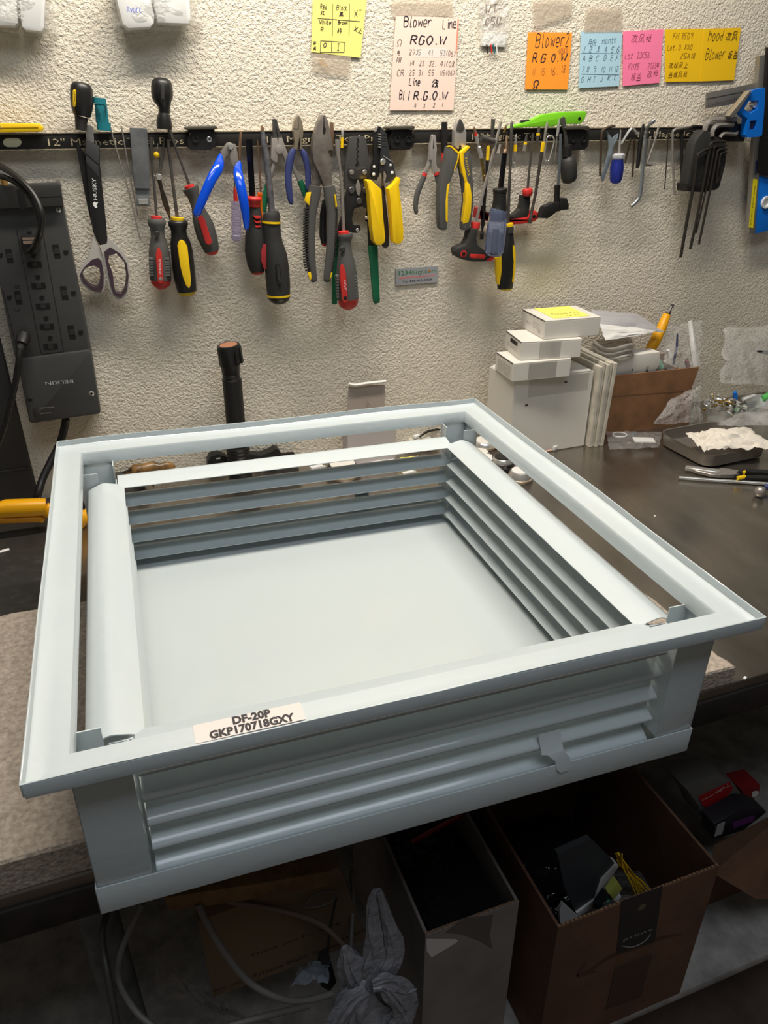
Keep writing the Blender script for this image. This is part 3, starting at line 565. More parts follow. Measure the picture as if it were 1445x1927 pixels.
PL('yellow_patch', t, fE([(88, 806), (126, 800), (108, 925), (70, 880)]), .0475, .006, YEL, .0006); PL('yellow_patch', t, fE([(343, 815), (353, 822), (370, 930), (355, 940), (350, 880)]), .0475, .006, YEL, .0004)
PL('yellow_patch', t, fE([(95, 1545), (122, 1540), (131, 1588), (122, 1622), (108, 1600)]), .0455, .004, YEL, .0004); PL('yellow_patch', t, fE([(312, 1552), (324, 1542), (318, 1580), (302, 1610)]), .045, .004, YEL, .0003)
bm = new()
for j in range(24):
    y = 950+25*j; x = 68-8*math.sin((y-950)/600*3.14)+ (18 if y > 1450 else 0)*(y-1450)/90
    plate(bm, fE([(x-5, y), (x+42, y-12), (x+42, y-2), (x-5, y+11)]), .0462, .006)
    x2 = 372 - (y-950)*.03 - (10 if y > 1400 else 0)*(y-1400)/60; plate(bm, fE([(x2-16, y), (x2+3, y+5), (x2+3, y+14), (x2-16, y+9)]), .0455, .006)
mk('grip_ribs', bm, BLACKM, t, 0, kind='stuff')
t = tool('screwdriver', 'old screwdriver with a brown flat blade, black handle hidden behind the big pliers', 'screwdriver', 607, 465, g1)
PL('blade', t, fE([(303, 148), (334, 150), (338, 260), (330, 420), (312, 420), (300, 300)]), .0195, .003, BSTEEL, .0005); LF('shaft', t, fE([(322, 400, 9), (285, 760, 10), (262, 880, 11)]), DSTEEL, .0185, 1, 8)
LF('handle', t, fE([(256, 870, 26), (238, 1000, 33), (236, 1200, 36), (246, 1275, 28)]), BLACK, .023, .8, 12); LF('end_cap', t, fE([(246, 1275, 28), (250, 1300, 16)]), RED, .023, .8, 12)
t = tool('driver_bit', 'driver bit with a yellow sleeve right of the brown flat blade', 'driver bit', 643, 278, g1)
LF('tip', t, fE([(419, 206, 3), (418, 235, 15), (416, 290, 12)]), CHROME, .020, 1, 8); LF('sleeve', t, fE([(415, 290, 15), (412, 388, 14)]), YEL, .020, 1, 10); LF('shank', t, fE([(412, 388, 9), (404, 900, 9)]), DSTEEL, .019, 1, 8)
t = tool('screwdriver', 'grey screwdriver with a red stripe marked with its size, hanging lowest of all', 'screwdriver', 655, 583, g1)
LF('shaft', t, fE([(368, 308, 22), (370, 350, 24), (376, 450, 21), (392, 560, 13), (412, 760, 15), (428, 1170, 18)]), GSTEEL, .036, .8, 10)
LF('collar', t, fE([(426, 1163, 52), (428, 1184, 54)]), RED, .046, 1, 14)
LF('handle', t, fE([(438, 1182, 70), (440, 1200, 74), (440, 1216, 72), (440, 1240, 62), (440, 1280, 58), (440, 1350, 66), (448, 1450, 86), (455, 1560, 97), (462, 1700, 101), (468, 1790, 101)]), GREYR, .046, .9, 16)
LF('end_cap', t, fE([(468, 1788, 101), (471, 1850, 86), (472, 1880, 50), (472, 1890, 20)]), RED, .046, .9, 16)
inlay(t, fE([(420, 1470), (432, 1490), (448, 1540), (466, 1750), (466, 1808), (440, 1836), (416, 1800), (397, 1600), (404, 1500)]), .0652, RED)
letter_along(t, '1/4"x6"', fE([(428, 1610)])[0], fE([(438, 1712)])[0], .0655, 4, WHT)
bm = new(); disc_px(bm, *fE([(420, 1330)])[0], 5.2, .0585, .003); mk('button', bm, BLACKM, t); bm = new(); disc_px(bm, *fE([(443, 1785)])[0], 3.6, .0655, .0008); mk('hang_hole', bm, mat('hole_black', (12, 12, 12)), t)
for s in (0, 1):
    for j in range(8):
        y = 1575+27*j; x0, x1 = ((360+j*1.5, 386) if s == 0 else (488, 548+j*1.5)); PL('grip_rib', t, fE([(x0, y), (x1, y-4), (x1, y+15), (x0, y+19)]), .0595, .008, DG)
# ---- crimper
t = tool('crimping_tool', 'dark steel crimping tool with riveted link plate and long green handles', 'crimping tool', 670, 570, g1)
PL('head', t, fE([(482, 300), (500, 282), (525, 277), (600, 277), (628, 284), (640, 310), (655, 420), (680, 560), (678, 690), (655, 775), (445, 775), (435, 690), (437, 560), (468, 400)]), .0245, .007, GUN, .0012)
zz = [(548, 295)]+[(x, y) for i, y in enumerate(range(310, 560, 22)) for x in ((558, 545) if i % 2 else (572, 552))[:1]]
PL('die_slot', t, fE([(549, 296), (566, 300), (574, 330), (558, 345), (570, 372), (552, 392), (572, 420), (556, 440), (568, 470), (554, 490), (566, 520), (572, 545), (545, 560), (534, 545), (552, 520), (544, 490), (556, 465), (546, 440), (560, 420), (542, 392), (558, 370), (546, 345), (560, 330), (552, 305)]), .0248, .001, mat('hole_black', (12, 12, 12)))
PL('link_plate', t, fE([(468, 600), (476, 575), (500, 563), (530, 572), (565, 584), (600, 572), (632, 562), (656, 572), (668, 600), (664, 640), (640, 668), (600, 680), (560, 678), (520, 680), (486, 664), (470, 636)]), .0275, .003, mat('link_steel', (104, 100, 98), .35, .85), .0008)
for q in ((505, 615), (625, 615)): bm = new(); disc_px(bm, *fE([q])[0], 4.6, .0288, .003); mk('rivet', bm, GSTEEL, t)
PL('lever_frame', t, fE([(470, 770), (505, 742), (545, 790), (560, 830), (600, 800), (635, 745), (680, 770), (680, 1055), (640, 1076), (655, 960), (605, 932), (530, 950), (508, 1050), (522, 1108), (580, 1108), (590, 1150), (560, 1180), (480, 1178), (370, 1170), (425, 1000), (440, 870)]), .0285, .008, BLACK, .0015)
for q in ((505, 782), (635, 780), (577, 882)): bm = new(); disc_px(bm, *fE([q])[0], 6.2, .0302, .0035); mk('rivet', bm, GUN, t)
for q in ((643, 1037), (558, 1152)): bm = new(); disc_px(bm, *fE([q])[0], 3.4, .0298, .002); mk('rivet', bm, CHROME, t)
LF('spring', t, fE([(560, 682, 5), (562, 740, 24), (568, 800, 20), (570, 832, 6)]), GSTEEL, .031, .2, 8)
LF('left_handle', t, fE([(372, 1160, 34), (362, 1400, 31), (348, 1600, 30), (343, 1800, 28), (342, 1840, 24)]), GREEN, .013, .3, 10, sq=.6)
LF('right_arm', t, fE([(674, 1040, 30), (690, 1300, 38)]), BLACK, .024, .35, 8, sq=.6); LF('right_handle', t, fE([(698, 1290, 49), (712, 1500, 42), (728, 1760, 38), (734, 1815, 34), (738, 1830, 22)]), GREEN, .025, .35, 10, sq=.6)
# ---- wire strippers
t = tool('wire_strippers', 'black headed wire strippers with thick bright yellow handles', 'wire strippers', 725, 462, g1)
PL('rear_jaw', t, fE([(712, 228), (735, 196), (762, 184), (768, 190), (770, 560), (762, 640), (735, 690), (690, 680), (684, 560), (712, 500), (706, 400)]), .030, .006, BLACK, .001)
PL('front_jaw', t, fE([(768, 186), (800, 215), (828, 258), (852, 400), (856, 470), (886, 515), (916, 650), (868, 700), (825, 712), (838, 650), (825, 610), (798, 600), (768, 625), (772, 400)]), .034, .006, mat('stripper_black', (46, 47, 50), .4), .001)
for j in range(6): PL('tooth', t, fE([(752, 252+24*j), (775, 256+24*j), (775, 266+24*j), (752, 262+24*j)]), .0345, .003, CHROME)
for j in range(5): PL('gauge_mark', t, fE([(782, 262+26*j), (820+j*3, 262+26*j), (821+j*3, 268+26*j), (782, 268+26*j)]), .0344, .0006, GUN)
PL('jaw_edge', t, fE([(715, 225), (735, 197), (748, 190), (735, 232), (716, 240)]), .0312, .002, CHROME); PL('jaw_edge', t, fE([(798, 458), (885, 512), (888, 524), (800, 470)]), .0346, .001, CHROME)
for q, r in (((712, 563), 2.6), ((708, 632), 3), ((865, 547), 2.4), ((880, 617), 3)): bm = new(); disc_px(bm, *fE([q])[0], r, .0345 if q[0] > 760 else .0305, .001); mk('rivet', bm, WHITEP, t)
bm = new(); disc_px(bm, *fE([(796, 516)])[0], 5.4, .0360, .003, 16); mk('pivot', bm, CHROME, t)
PL('left_handle', t, fE([(640, 692), (660, 684), (690, 686), (735, 730), (785, 778), (792, 900), (802, 1050), (820, 1220), (812, 1268), (780, 1295), (735, 1292), (706, 1250), (690, 1120), (680, 1000), (664, 800)]), .046, .016, YEL, .005)
PL('right_handle', t, fE([(848, 768), (900, 720), (940, 660), (962, 668), (945, 740), (965, 900), (988, 1150), (986, 1245), (960, 1280), (920, 1284), (890, 1262), (880, 1100), (862, 880)]), .046, .016, YEL, .005)
t = tool('old_handle', 'dark brown tool handle hanging behind the yellow wire strippers', 'tool', 725, 466, g1)
LF('handle', t, fE([(790, 740, 18), (800, 900, 24), (818, 1050, 24), (822, 1180, 30), (815, 1285, 38)]), BROWNP, .021, .5, 12, (0, 6)); LF('shank', t, fE([(786, 330, 10), (790, 750, 10)]), DSTEEL, .0195, .8, 8)
# ---- small needle nose pliers
t = tool('needle_nose_pliers', 'small chrome needle nose pliers with grey handles and red bands', 'pliers', 810, 400, g1)
PL('jaws', t, fF([(284, 296), (298, 284), (302, 330), (306, 286), (320, 294), (333, 430), (322, 545), (328, 590), (352, 668), (305, 676), (286, 590), (285, 545), (255, 540), (262, 410)]), .026, .007, mat('satin_chrome', (196, 190, 186), .3, .6), .0018)
PL('left_shank', t, fF([(252, 530), (290, 545), (262, 600), (228, 695), (192, 678), (238, 590)]), .024, .005, CHROME, .0015)
PL('jaw_gap', t, fF([(299, 330), (304, 330), (305, 425), (292, 425)]), .0263, .001, mat('hole_black', (12, 12, 12)))
LF('left_band', t, fF([(214, 672, 26), (203, 708, 28)]), RED, .028, .6, 12); LF('left_handle', t, fF([(203, 705, 29), (165, 800, 31), (130, 900, 30), (118, 1000, 27), (122, 1060, 22)]), GREYR, .028, .6, 12, (0, 6), 2)
LF('right_band', t, fF([(327, 664, 27), (331, 692, 29)]), RED, .024, .6, 12); LF('right_handle', t, fF([(331, 690, 29), (352, 790, 27), (362, 950, 22), (360, 1080, 15)]), GREYR, .023, .6, 12)
t = tool('marker_pen', 'black capped marker pen with a red label behind the yellow grey cutters', 'pen', 835, 330, g1)
LF('cap', t, fF([(407, 158, 32), (406, 300, 32), (404, 440, 32), (402, 470, 22)]), BLACK, .022, 1, 14); LF('label_band', t, fF([(402, 470, 23), (402, 480, 25), (400, 626, 24)]), RED, .022, 1, 14); LF('barrel', t, fF([(400, 626, 22), (396, 700, 16), (394, 760, 12)]), BLACK, .022, 1, 12)
PL('print', t, fF([(392, 500), (408, 498), (412, 520), (408, 600), (392, 604)]), .0268, .0008, mat('print_pink', (236, 190, 186), .6))
# ---- yellow grey diagonal cutters
t = tool('diagonal_cutters', 'diagonal cutters with thick grey and yellow handles, bright steel head', 'cutters', 858, 434, g1)
PL('head', t, fF([(568, 116), (592, 145), (612, 185), (632, 262), (630, 400), (600, 430), (540, 430), (509, 400), (514, 250), (524, 190), (546, 140)]), .034, .011, mat('satin_steel', (198, 194, 190), .34, .6), .0022)
PL('cutting_jaw', t, fF([(568, 122), (588, 150), (602, 190), (610, 228), (575, 256), (530, 240), (540, 185), (555, 145)]), .0355, .003, DSTEEL, .0008); PL('jaw_gap', t, fF([(557, 396), (580, 396), (576, 470), (560, 470)]), .0346, .002, mat('hole_black', (12, 12, 12)))
for nm, go, yo, yo2 in (('left', [(446, 424), (458, 402), (476, 400), (562, 470), (550, 540), (500, 690), (462, 790), (444, 1000), (446, 1170), (440, 1235), (420, 1252), (385, 1250), (366, 1225), (355, 1050), (358, 850), (398, 650), (430, 520)], [(450, 408), (460, 398), (478, 396), (562, 466), (556, 520), (515, 650), (506, 650), (540, 540), (545, 480), (470, 412)], [(462, 772), (447, 900), (445, 1170), (432, 1172), (421, 1150), (420, 960), (430, 830), (442, 784)]),
    ('right', [(570, 470), (650, 400), (668, 415), (690, 560), (705, 800), (706, 1000), (682, 1180), (660, 1245), (635, 1256), (605, 1250), (597, 1220), (598, 1150), (622, 950), (614, 850), (588, 650), (570, 540)], [(568, 468), (650, 396), (668, 412), (660, 424), (606, 480), (604, 560), (640, 755), (620, 790), (584, 640), (567, 540)], [(612, 770), (642, 756), (668, 790), (686, 900), (676, 1080), (652, 1168), (602, 1186), (597, 1150), (622, 950), (616, 850)])):
    PL(nm+'_handle', t, fF(go), .043, .015, GREYR, .0045); PL('yellow_rim', t, fF(yo), .0436, .009, YEL, .0008); PL('yellow_inlay', t, fF(yo2), .0436, .009, YEL, .0015)
letter_along(t, 'FATMAX', fF([(612, 520)])[0], fF([(648, 705)])[0], .0433, 4.6, YPR)
# ---- bits, extensions, drivers in the crowded part
t = tool('hex_extension', 'silver and brass hex bit extension with a red band', 'bit extension', 905, 340, g1)
for nm, q, m in (('tip', [(706, 202, 4), (712, 225, 12), (719, 262, 16)], BSTEEL), ('band', [(720, 264, 18), (727, 296, 18)], RED), ('hex_body', [(728, 296, 21), (742, 370, 21), (745, 376, 15), (750, 400, 15), (756, 412, 24), (782, 522, 22)], CHROME), ('brass_shank', [(780, 524, 17), (796, 622, 15), (798, 640, 19), (803, 690, 15), (808, 700, 21), (813, 756, 16)], BRASS)): LF(nm, t, fF(q), m, .022, 1, 6, smooth=25)
t = tool('bit_holder', 'knurled dark bit holder clinging sideways to the bar', 'bit holder', 925, 268, g1)
LF('barrel', t, fF([(775, 318, 34), (838, 332, 36), (842, 334, 24), (862, 340, 27), (905, 352, 30), (914, 354, 20)]), GUN, .024, 1, 14, smooth=30)
t = tool('nut_driver_bit', 'long black nut driver bit with a yellow sleeve', 'driver bit', 912, 450, g1)
for nm, q, m in (('tip', [(852, 360, 10), (850, 395, 14)], DSTEEL), ('sleeve', [(850, 395, 17), (842, 542, 17)], YEL), ('rod', [(841, 542, 17), (832, 720, 15), (806, 1000, 17)], BLACK), ('socket', [(803, 1000, 27), (800, 1030, 25), (794, 1185, 23), (790, 1240, 10), (788, 1260, 10), (786, 1280, 20), (783, 1338, 18)], BLACK)): LF(nm, t, fF(q), m, .0245, 1, 10, smooth=30)
letter_along(t, 'TOUGH', fF([(842, 520)])[0], fF([(848, 420)])[0], .0283, 2.4, INK)
t = tool('t_handle_driver', 'lower black and red T handle hex driver with its bar across', 'hex driver', 893, 495, g1)
LF('shaft', t, fF([(978, 155, 15, .021), (850, 660, 15, .026), (722, 1180, 17, .034)]), GSTEEL, .03, 1, 6, smooth=20); LF('collar', t, fF([(724, 1168, 45), (722, 1182, 49), (716, 1236, 46)]), RED, .034, .9, 14)
PL('handle', t, fF([(522, 1468), (535, 1435), (575, 1415), (625, 1395), (655, 1340), (678, 1232), (758, 1234), (737, 1330), (748, 1395), (800, 1440), (880, 1488), (912, 1520), (890, 1550), (820, 1568), (700, 1570), (600, 1548), (540, 1515)]), .045, .022, BLACKM, .006)
bm = new(); disc_px(bm, *fF([(602, 1486)])[0], 6.8, .0452, .001, 18); mk('ring', bm, RED, t); bm = new(); disc_px(bm, *fF([(603, 1486)])[0], 3.6, .0464, .0005, 14); mk('hang_hole', bm, mat('hole_black', (12, 12, 12)), t)
PL('badge', t, fF([(664, 1500), (676, 1488), (810, 1494), (826, 1512), (815, 1536), (680, 1530), (666, 1518)]), .0456, .002, RED, .0005); letter_along(t, '7', fF([(736, 1526)])[0], fF([(752, 1526)])[0], .0459, 4, INK)
PL('red_edge', t, fF([(840, 1540), (905, 1515), (914, 1524), (890, 1552), (845, 1566)]), .0458, .004, RED)
t = tool('driver_bit', 'short wide flat bit standing above the bar, right of the red banded extension', 'driver bit', 926, 260, g1)
PL('blade', t, fF([(888, 124), (924, 126), (918, 170), (912, 230), (905, 325), (880, 325), (884, 230), (886, 170)]), .021, .004, DSTEEL, .0008)
t = tool('clear_screwdriver', 'screwdriver with clear blue handle and black grooved collar hanging in front', 'screwdriver', 930, 484, g1)
LF('bit', t, fF([(1038, 292, 5), (1034, 320, 16), (1028, 430, 15), (1022, 440, 24), (1016, 475, 26)]), BSTEEL, .034, 1, 8); LF('shaft', t, fF([(1014, 475, 30), (1000, 600, 30), (974, 830, 32)]), mat('black_chrome', (58, 58, 60), .15, .9), .052, 1, 6, smooth=20)
LF('collar', t, fF([(968, 826, 66), (968, 834, 76), (968, 862, 74), (966, 866, 68), (966, 880, 70), (966, 884, 66), (966, 898, 69), (966, 902, 65), (966, 918, 68), (965, 960, 70), (960, 1030, 78), (956, 1045, 80)]), BLACK, .070, 1, 18, smooth=30)
LF('handle', t, fF([(955, 1042, 84), (950, 1060, 88), (936, 1200, 97), (920, 1350, 100), (908, 1470, 94), (904, 1505, 70), (902, 1516, 30)]), CLEARB, .070, 1, 12, smooth=25); LF('core', t, fF([(930, 1240, 30), (908, 1480, 32)]), mat('core_brown', (92, 78, 72), .5), .070, 1, 8)
t = tool('screwdriver', 'black screwdriver with yellow side stripes behind the clear blue one', 'screwdriver', 950, 546, g1)
LF('shaft', t, fF([(1086, 143, 4), (1085, 170, 16), (1082, 300, 17), (1075, 500, 15), (1046, 1180, 17)]), DSTEEL, .033, 1, 8); LF('collar', t, fF([(1058, 1180, 40), (1060, 1208, 43)]), YEL, .036, 1, 14)
LF('ferrule', t, fF([(1061, 1208, 42), (1063, 1240, 44), (1064, 1275, 40)]), GUN, .036, 1, 14)
LF('handle', t, fF([(1064, 1272, 40), (1056, 1370, 60), (1036, 1440, 86), (1028, 1560, 98), (1024, 1700, 95), (1019, 1832, 82)]), BLACK, .036, .7, 16); LF('end_cap', t, fF([(1019, 1832, 82), (1017, 1848, 70), (1015, 1858, 30)]), mat('mustard', (204, 176, 30)), .036, .7, 16)
PL('yellow_stripe', t, fF([(1104, 1395), (1118, 1410), (1128, 1480), (1126, 1640), (1106, 1790), (1088, 1760), (1092, 1500)]), .0455, .006, YEL, .0012); PL('yellow_stripe', t, fF([(926, 1530), (985, 1505), (986, 1660), (965, 1800), (942, 1790), (930, 1660)]), .0455, .006, YEL, .0012)
def bit(label, q, d=.0215):
    t = tool('driver_bit', label, 'driver bit', q[0][1][0][0], q[-1][1][-1][1], 'loose bits on the third bar')
    for nm, pts, m in q: LF(nm, t, pts, m, d, 1, 6, smooth=25)
bit('small gold tipped bit standing over the bar right of the long silver rod', [('tip', fF([(1030, 185, 4), (1024, 215, 14), (1008, 268, 16)]), BRASS)])
bit('hex shank bit with yellow ring hanging below the bar beside the black shaft', [('tip', fF([(1132, 280, 4), (1128, 310, 16), (1123, 385, 14)]), CHROME), ('ring', fF([(1123, 387, 18), (1120, 452, 18)]), YEL), ('shank', fF([(1119, 452, 14), (1112, 548, 13), (1109, 560, 7), (1108, 572, 17), (1104, 624, 17)]), CHROME)], .026)
bit('small bit with a thin yellow ring in the middle of the third bar', [('tip', fF([(1236, 290, 10), (1226, 358, 17)]), GUN), ('ring', fF([(1225, 358, 18), (1222, 386, 18)]), YEL), ('shank', fF([(1221, 386, 18), (1211, 452, 19)]), GSTEEL)])
bit('phillips bit with a narrow yellow band poking over the bar', [('tip', fG([(797, 238, 4), (793, 270, 16), (788, 312, 18)]), GUN), ('ring', fG([(787, 312, 19), (785, 336, 19)]), YEL), ('shank', fG([(784, 336, 19), (780, 402, 18)]), GUN)])
bit('bright chrome bit stub below the bar left of the black shaft', [('shank', fF([(972, 380, 14), (960, 420, 12), (946, 478, 18)]), CHROME)], .024)
t = tool('bit_extension', 'very long grey bit extension with a yellow sleeve slanting across the red T handle', 'bit extension', 1000, 420, g1)
for nm, q, m in (('tip', [(878, 200, 4), (870, 245, 17), (858, 300, 13), (846, 398, 13)], GSTEEL), ('sleeve', [(840, 396, 19), (824, 494, 18)], YEL), ('rod', [(822, 494, 16), (762, 900, 15), (712, 1135, 15), (712, 1142, 19), (704, 1188, 17)], mat('rod_grey', (88, 82, 76), .42, .7))): LF(nm, t, fG(q), m, .040 if nm != 'tip' else .032, 1, 8, smooth=30)
letter_along(t, 'TOUGH', fG([(828, 488)])[0], fG([(842, 410)])[0], .0442, 2.6, INK)
t = tool('t_handle_driver', 'upper black and red T handle hex driver hanging right of the clear screwdriver', 'hex driver', 985, 420, g1)
LF('shaft', t, fG([(738, 312, 12), (728, 400, 12), (684, 860, 14)]), DSTEEL, .022, 1, 6, smooth=20); LF('collar', t, fG([(684, 850, 44), (684, 862, 51), (683, 905, 50), (682, 922, 40)]), RED, .026, .9, 14)
PL('handle', t, fG([(640, 918), (722, 918), (716, 1000), (708, 1060), (700, 1130), (600, 1165), (500, 1172), (440, 1160), (230, 1150), (230, 1060), (440, 1110), (560, 1100), (618, 1050), (634, 990)]), .026, .014, BLACKM, .005)
PL('red_base', t, fG([(205, 1040), (228, 1036), (240, 1130), (420, 1165), (520, 1152), (690, 1128), (738, 1072), (772, 1066), (796, 1098), (790, 1140), (760, 1170), (640, 1195), (505, 1206), (300, 1170), (190, 1135)]), .028, .016, RED, .004)
bm = new(); disc_px(bm, *fG([(748, 1124)])[0], 3.8, .0284, .001); mk('hang_hole', bm, mat('hole_black', (12, 12, 12)), t)
bm = new(); lp = fG([(866, 380), (880, 350), (905, 338), (930, 348), (942, 380), (935, 430), (900, 555), (880, 585), (858, 578), (846, 545), (856, 460), (866, 380)])
tube(bm, [W(x, y, .030) for x, y in lp], .0013, 8, 3); mk('carabiner', bm, CHROME, None, 60, label='small chrome carabiner hanging under the third tool bar', cat='carabiner', group=g1)
t = tool('slim_driver', 'slim chrome tipped steel driver standing over the bar near the green knife', 'driver bit', 1050, 300, g1)
LF('tip', t, fG([(991, 172, 4), (988, 220, 13), (978, 300, 16), (970, 345, 12)]), CHROME, .024, 1, 8); LF('rod', t, fG([(970, 345, 10), (950, 580, 8)]), GSTEEL, .022, 1, 8)
t = tool('scraper', 'black plastic headed scraper on a hex rod below the green knife', 'scraper', 1045, 411, g1)
LF('rod', t, fG([(1006, 320, 15), (996, 600, 15), (980, 830, 15)]), mat('blue_grey_steel', (120, 128, 136), .3, .6), .034, 1, 6, smooth=20); LF('stem', t, fG([(974, 816, 31), (974, 846, 32), (972, 850, 28), (966, 1000, 30)]), BLACK, .036, .8, 12)
PL('left_wing', t, fG([(940, 985), (1000, 985), (992, 1060), (950, 1100), (886, 1145), (806, 1140), (850, 1028)]), .044, .014, BLACK, .004); PL('right_wing', t, fG([(1000, 945), (1072, 945), (1090, 1002), (1088, 1056), (1030, 1062), (985, 1075), (990, 985)]), .038, .014, BLACK, .003)
t = tool('stubby_screwdriver', 'stubby black screwdriver hanging under the handle of the green knife', 'screwdriver', 1068, 345, g1)
PL('blade', t, fG([(1012, 170), (1040, 150), (1052, 165), (1064, 260), (1082, 432), (1052, 432), (1042, 300), (1016, 215)]), .030, .004, DSTEEL, .0012); LF('neck', t, fG([(1070, 426, 44), (1070, 440, 47), (1068, 480, 44), (1068, 540, 46)]), BLACK, .034, 1, 14)
LF('handle', t, fG([(1070, 540, 50), (1078, 572, 74), (1084, 640, 81), (1087, 740, 78), (1090, 782, 62), (1092, 798, 24)]), BLACKM, .034, 1, 16)
t = tool('folding_knife', 'lime green utility knife lying on top of the third tool bar', 'knife', 1035, 240)
PL('handle', t, fG([(520, 262), (560, 236), (700, 196), (830, 132), (1000, 108), (1245, 97), (1262, 114), (1240, 180), (1222, 208), (1190, 222), (1070, 226), (900, 250), (740, 252), (600, 262)]), .024, .012, LIME, .003)
bm = new(); disc_px(bm, *fG([(1190, 172)])[0], 3.2, .0245, .001); mk('hang_hole', bm, mat('hole_black', (12, 12, 12)), t); PL('slider', t, fG([(634, 196), (650, 186), (722, 182), (740, 188), (708, 206), (640, 216)]), .022, .008, BLACKM, .001)
# ---- hex keys and small tools on the rightmost bar
def rod(name, label, cat, q, rp, d, m, n=6, group=None, k=3, dz=None):
    bm = new(); P = [W(x, y, (dz[i] if dz else d)) for i, (x, y) in enumerate(fH(q))]
    tube(bm, P, rp/4.188/ppm(P[0]), n, k); return mk(name, bm, m, None, 25, label=label, cat=cat, group=group)
gk = 'loose hex keys on the rightmost bar'
OXB = mat('oxide_steel', (66, 62, 58), .4, .7); OXBR = mat('brown_oxide', (92, 78, 66), .45, .7)
rod('hex_key', 'brownish L hex key hooked at the left end of the rightmost bar', 'hex key', [(238, 448), (190, 458), (150, 475), (134, 510), (128, 620), (122, 842)], 10, .024, OXBR, group=gk)
rod('hex_key', 'shiny bent hex key slanting behind the dark blue mini screwdriver', 'hex key', [(288, 592), (330, 520), (366, 470), (384, 474), (424, 522)], 10, .030, CHROME, group=gk)
rod('hex_key', 'thin slanting brown hex rod left of the black bar', 'hex key', [(362, 545), (345, 620), (318, 742)], 8, .020, OXBR, group=gk)
rod('hex_key', 'thin upright brown hex rod left of the black bar', 'hex key', [(394, 545), (388, 660), (376, 850)], 8, .020, OXBR, group=gk)
rod('hex_key', 'small grey L key whose stub points at the wire rods', 'hex key', [(540, 752), (490, 756), (480, 735), (520, 530)], 9, .022, GSTEEL, group=gk)
rod('hex_key', 'straight grey hex rod leaning right of the pry spoon', 'hex key', [(582, 458), (545, 590), (495, 735)], 9, .026, GSTEEL, group=gk)
rod('thin_rod', 'very thin dark rod hanging between the spoon and the long L key', 'rod', [(662, 468), (648, 700), (630, 946)], 4.5, .020, OXB)
rod('hex_key', 'long grey L hex key whose short arm points right', 'hex key', [(822, 456), (740, 468), (705, 482), (693, 520), (694, 720), (708, 990)], 10, .024, GSTEEL, group=gk)
rod('hex_key', 'short thick black hex rod right of the long L key', 'hex key', [(766, 478), (764, 660), (763, 850)], 12, .020, BLACK, group=gk)
rod('flat_rod', 'short dark pin lying along the top of the rightmost bar', 'rod', [(832, 462), (860, 450), (924, 452)], 10, .030, OXB)
t = tool('nut_key', 'black round bar with a small foot beside the pry spoon', 'key', 1205, 318)
LF('shaft', t, fH([(464, 432, 9), (456, 480, 15), (440, 560, 17), (418, 762, 16), (412, 782, 10)]), BLACK, .023, .9, 10)
bm = new(); tube(bm, [W(x, y, .024) for x, y in fH([(452, 455), (424, 700)])], .0012, 6, 1); mk('edge_bead', bm, OXB, t)
t = tool('flat_spanner', 'flat silver forked spanner at the left end of the rightmost bar', 'spanner', 1150, 345)
PL('blade', t, fH([(178, 486), (200, 520), (222, 546), (244, 520), (268, 508), (258, 560), (232, 606), (212, 690), (190, 770), (165, 838), (150, 884), (138, 884), (134, 846), (160, 770), (180, 690), (196, 610), (186, 550)]), .022, .003, mat('bluish_steel', (146, 158, 166), .3, .55), .0006)
t = tool('mini_screwdriver', 'mini screwdriver with clear dark blue handle and white core', 'screwdriver', 1160, 345)
LF('shaft', t, fH([(284, 478, 4), (278, 560, 8), (271, 668, 13)]), CHROME, .034, 1, 8); LF('collar', t, fH([(269, 664, 30), (268, 676, 50), (266, 700, 48), (263, 712, 34)]), mat('clear_frost', (220, 222, 228), .15, trans=.5, ior=1.2), .037, 1, 8, smooth=20)
LF('handle', t, fH([(260, 712, 44), (254, 780, 54), (246, 860, 50), (242, 890, 40), (240, 903, 22)]), BLUT, .037, 1, 8, smooth=20); LF('core', t, fH([(262, 706, 24), (252, 800, 26), (247, 878, 18)]), WHITEP, .037, 1, 8)
t = tool('pry_spoon', 'S bent grey pry spoon hanging lowest among the hex keys', 'pry spoon', 1195, 390)
LF('bar', t, fH([(556, 402, 12, .050), (520, 430, 15, .046), (492, 466, 16, .034), (482, 520, 16, .028), (470, 620, 17), (455, 800, 17), (446, 930, 15), (436, 1000, 13), (418, 1035, 13), (390, 1065, 14), (368, 1082, 12)]), mat('spoon_steel', (144, 150, 154), .35, .6), .028, .7, 8, k=2)
for j in range(9): PL('twist_mark', t, fH([(452+j*-1.2+8, 585+15*j), (470-j*1.2, 580+15*j), (472-j*1.2, 588+15*j), (454-j*1.2+8, 593+15*j)]), .0322, .001, CHROME)
# ---- folding hex key set in a black holder
t = tool('hex_key_set', 'black plastic holder full of L hex keys at the right end of the bar', 'hex key set', 1320, 300)
PL('upper_block', t, fH([(1045, 440), (1110, 402), (1200, 395), (1210, 428), (1275, 430), (1262, 572), (1115, 572), (1040, 520)]), .040, .026, BLACK, .004)
PL('holder', t, fH([(868, 590), (900, 530), (945, 480), (1000, 500), (1110, 575), (1122, 690), (1108, 780), (1066, 930), (1030, 955), (985, 956), (960, 972), (806, 962), (808, 910), (838, 740)]), .050, .022, BLACKM, .004)
PL('clip_band', t, fH([(806, 905), (862, 908), (960, 890), (1064, 880), (1062, 935), (1030, 956), (985, 957), (960, 974), (806, 964)]), .054, .028, BLACK, .003)
def key(q, rp, m=CHROME, dd=.052, k=3):
    bm = new(); P = [W(x, y, dd) for x, y in fH(q)]; tube(bm, P, rp/4.188/ppm(P[0]), 6, k); mk('hex_key', bm, m, t, 25)
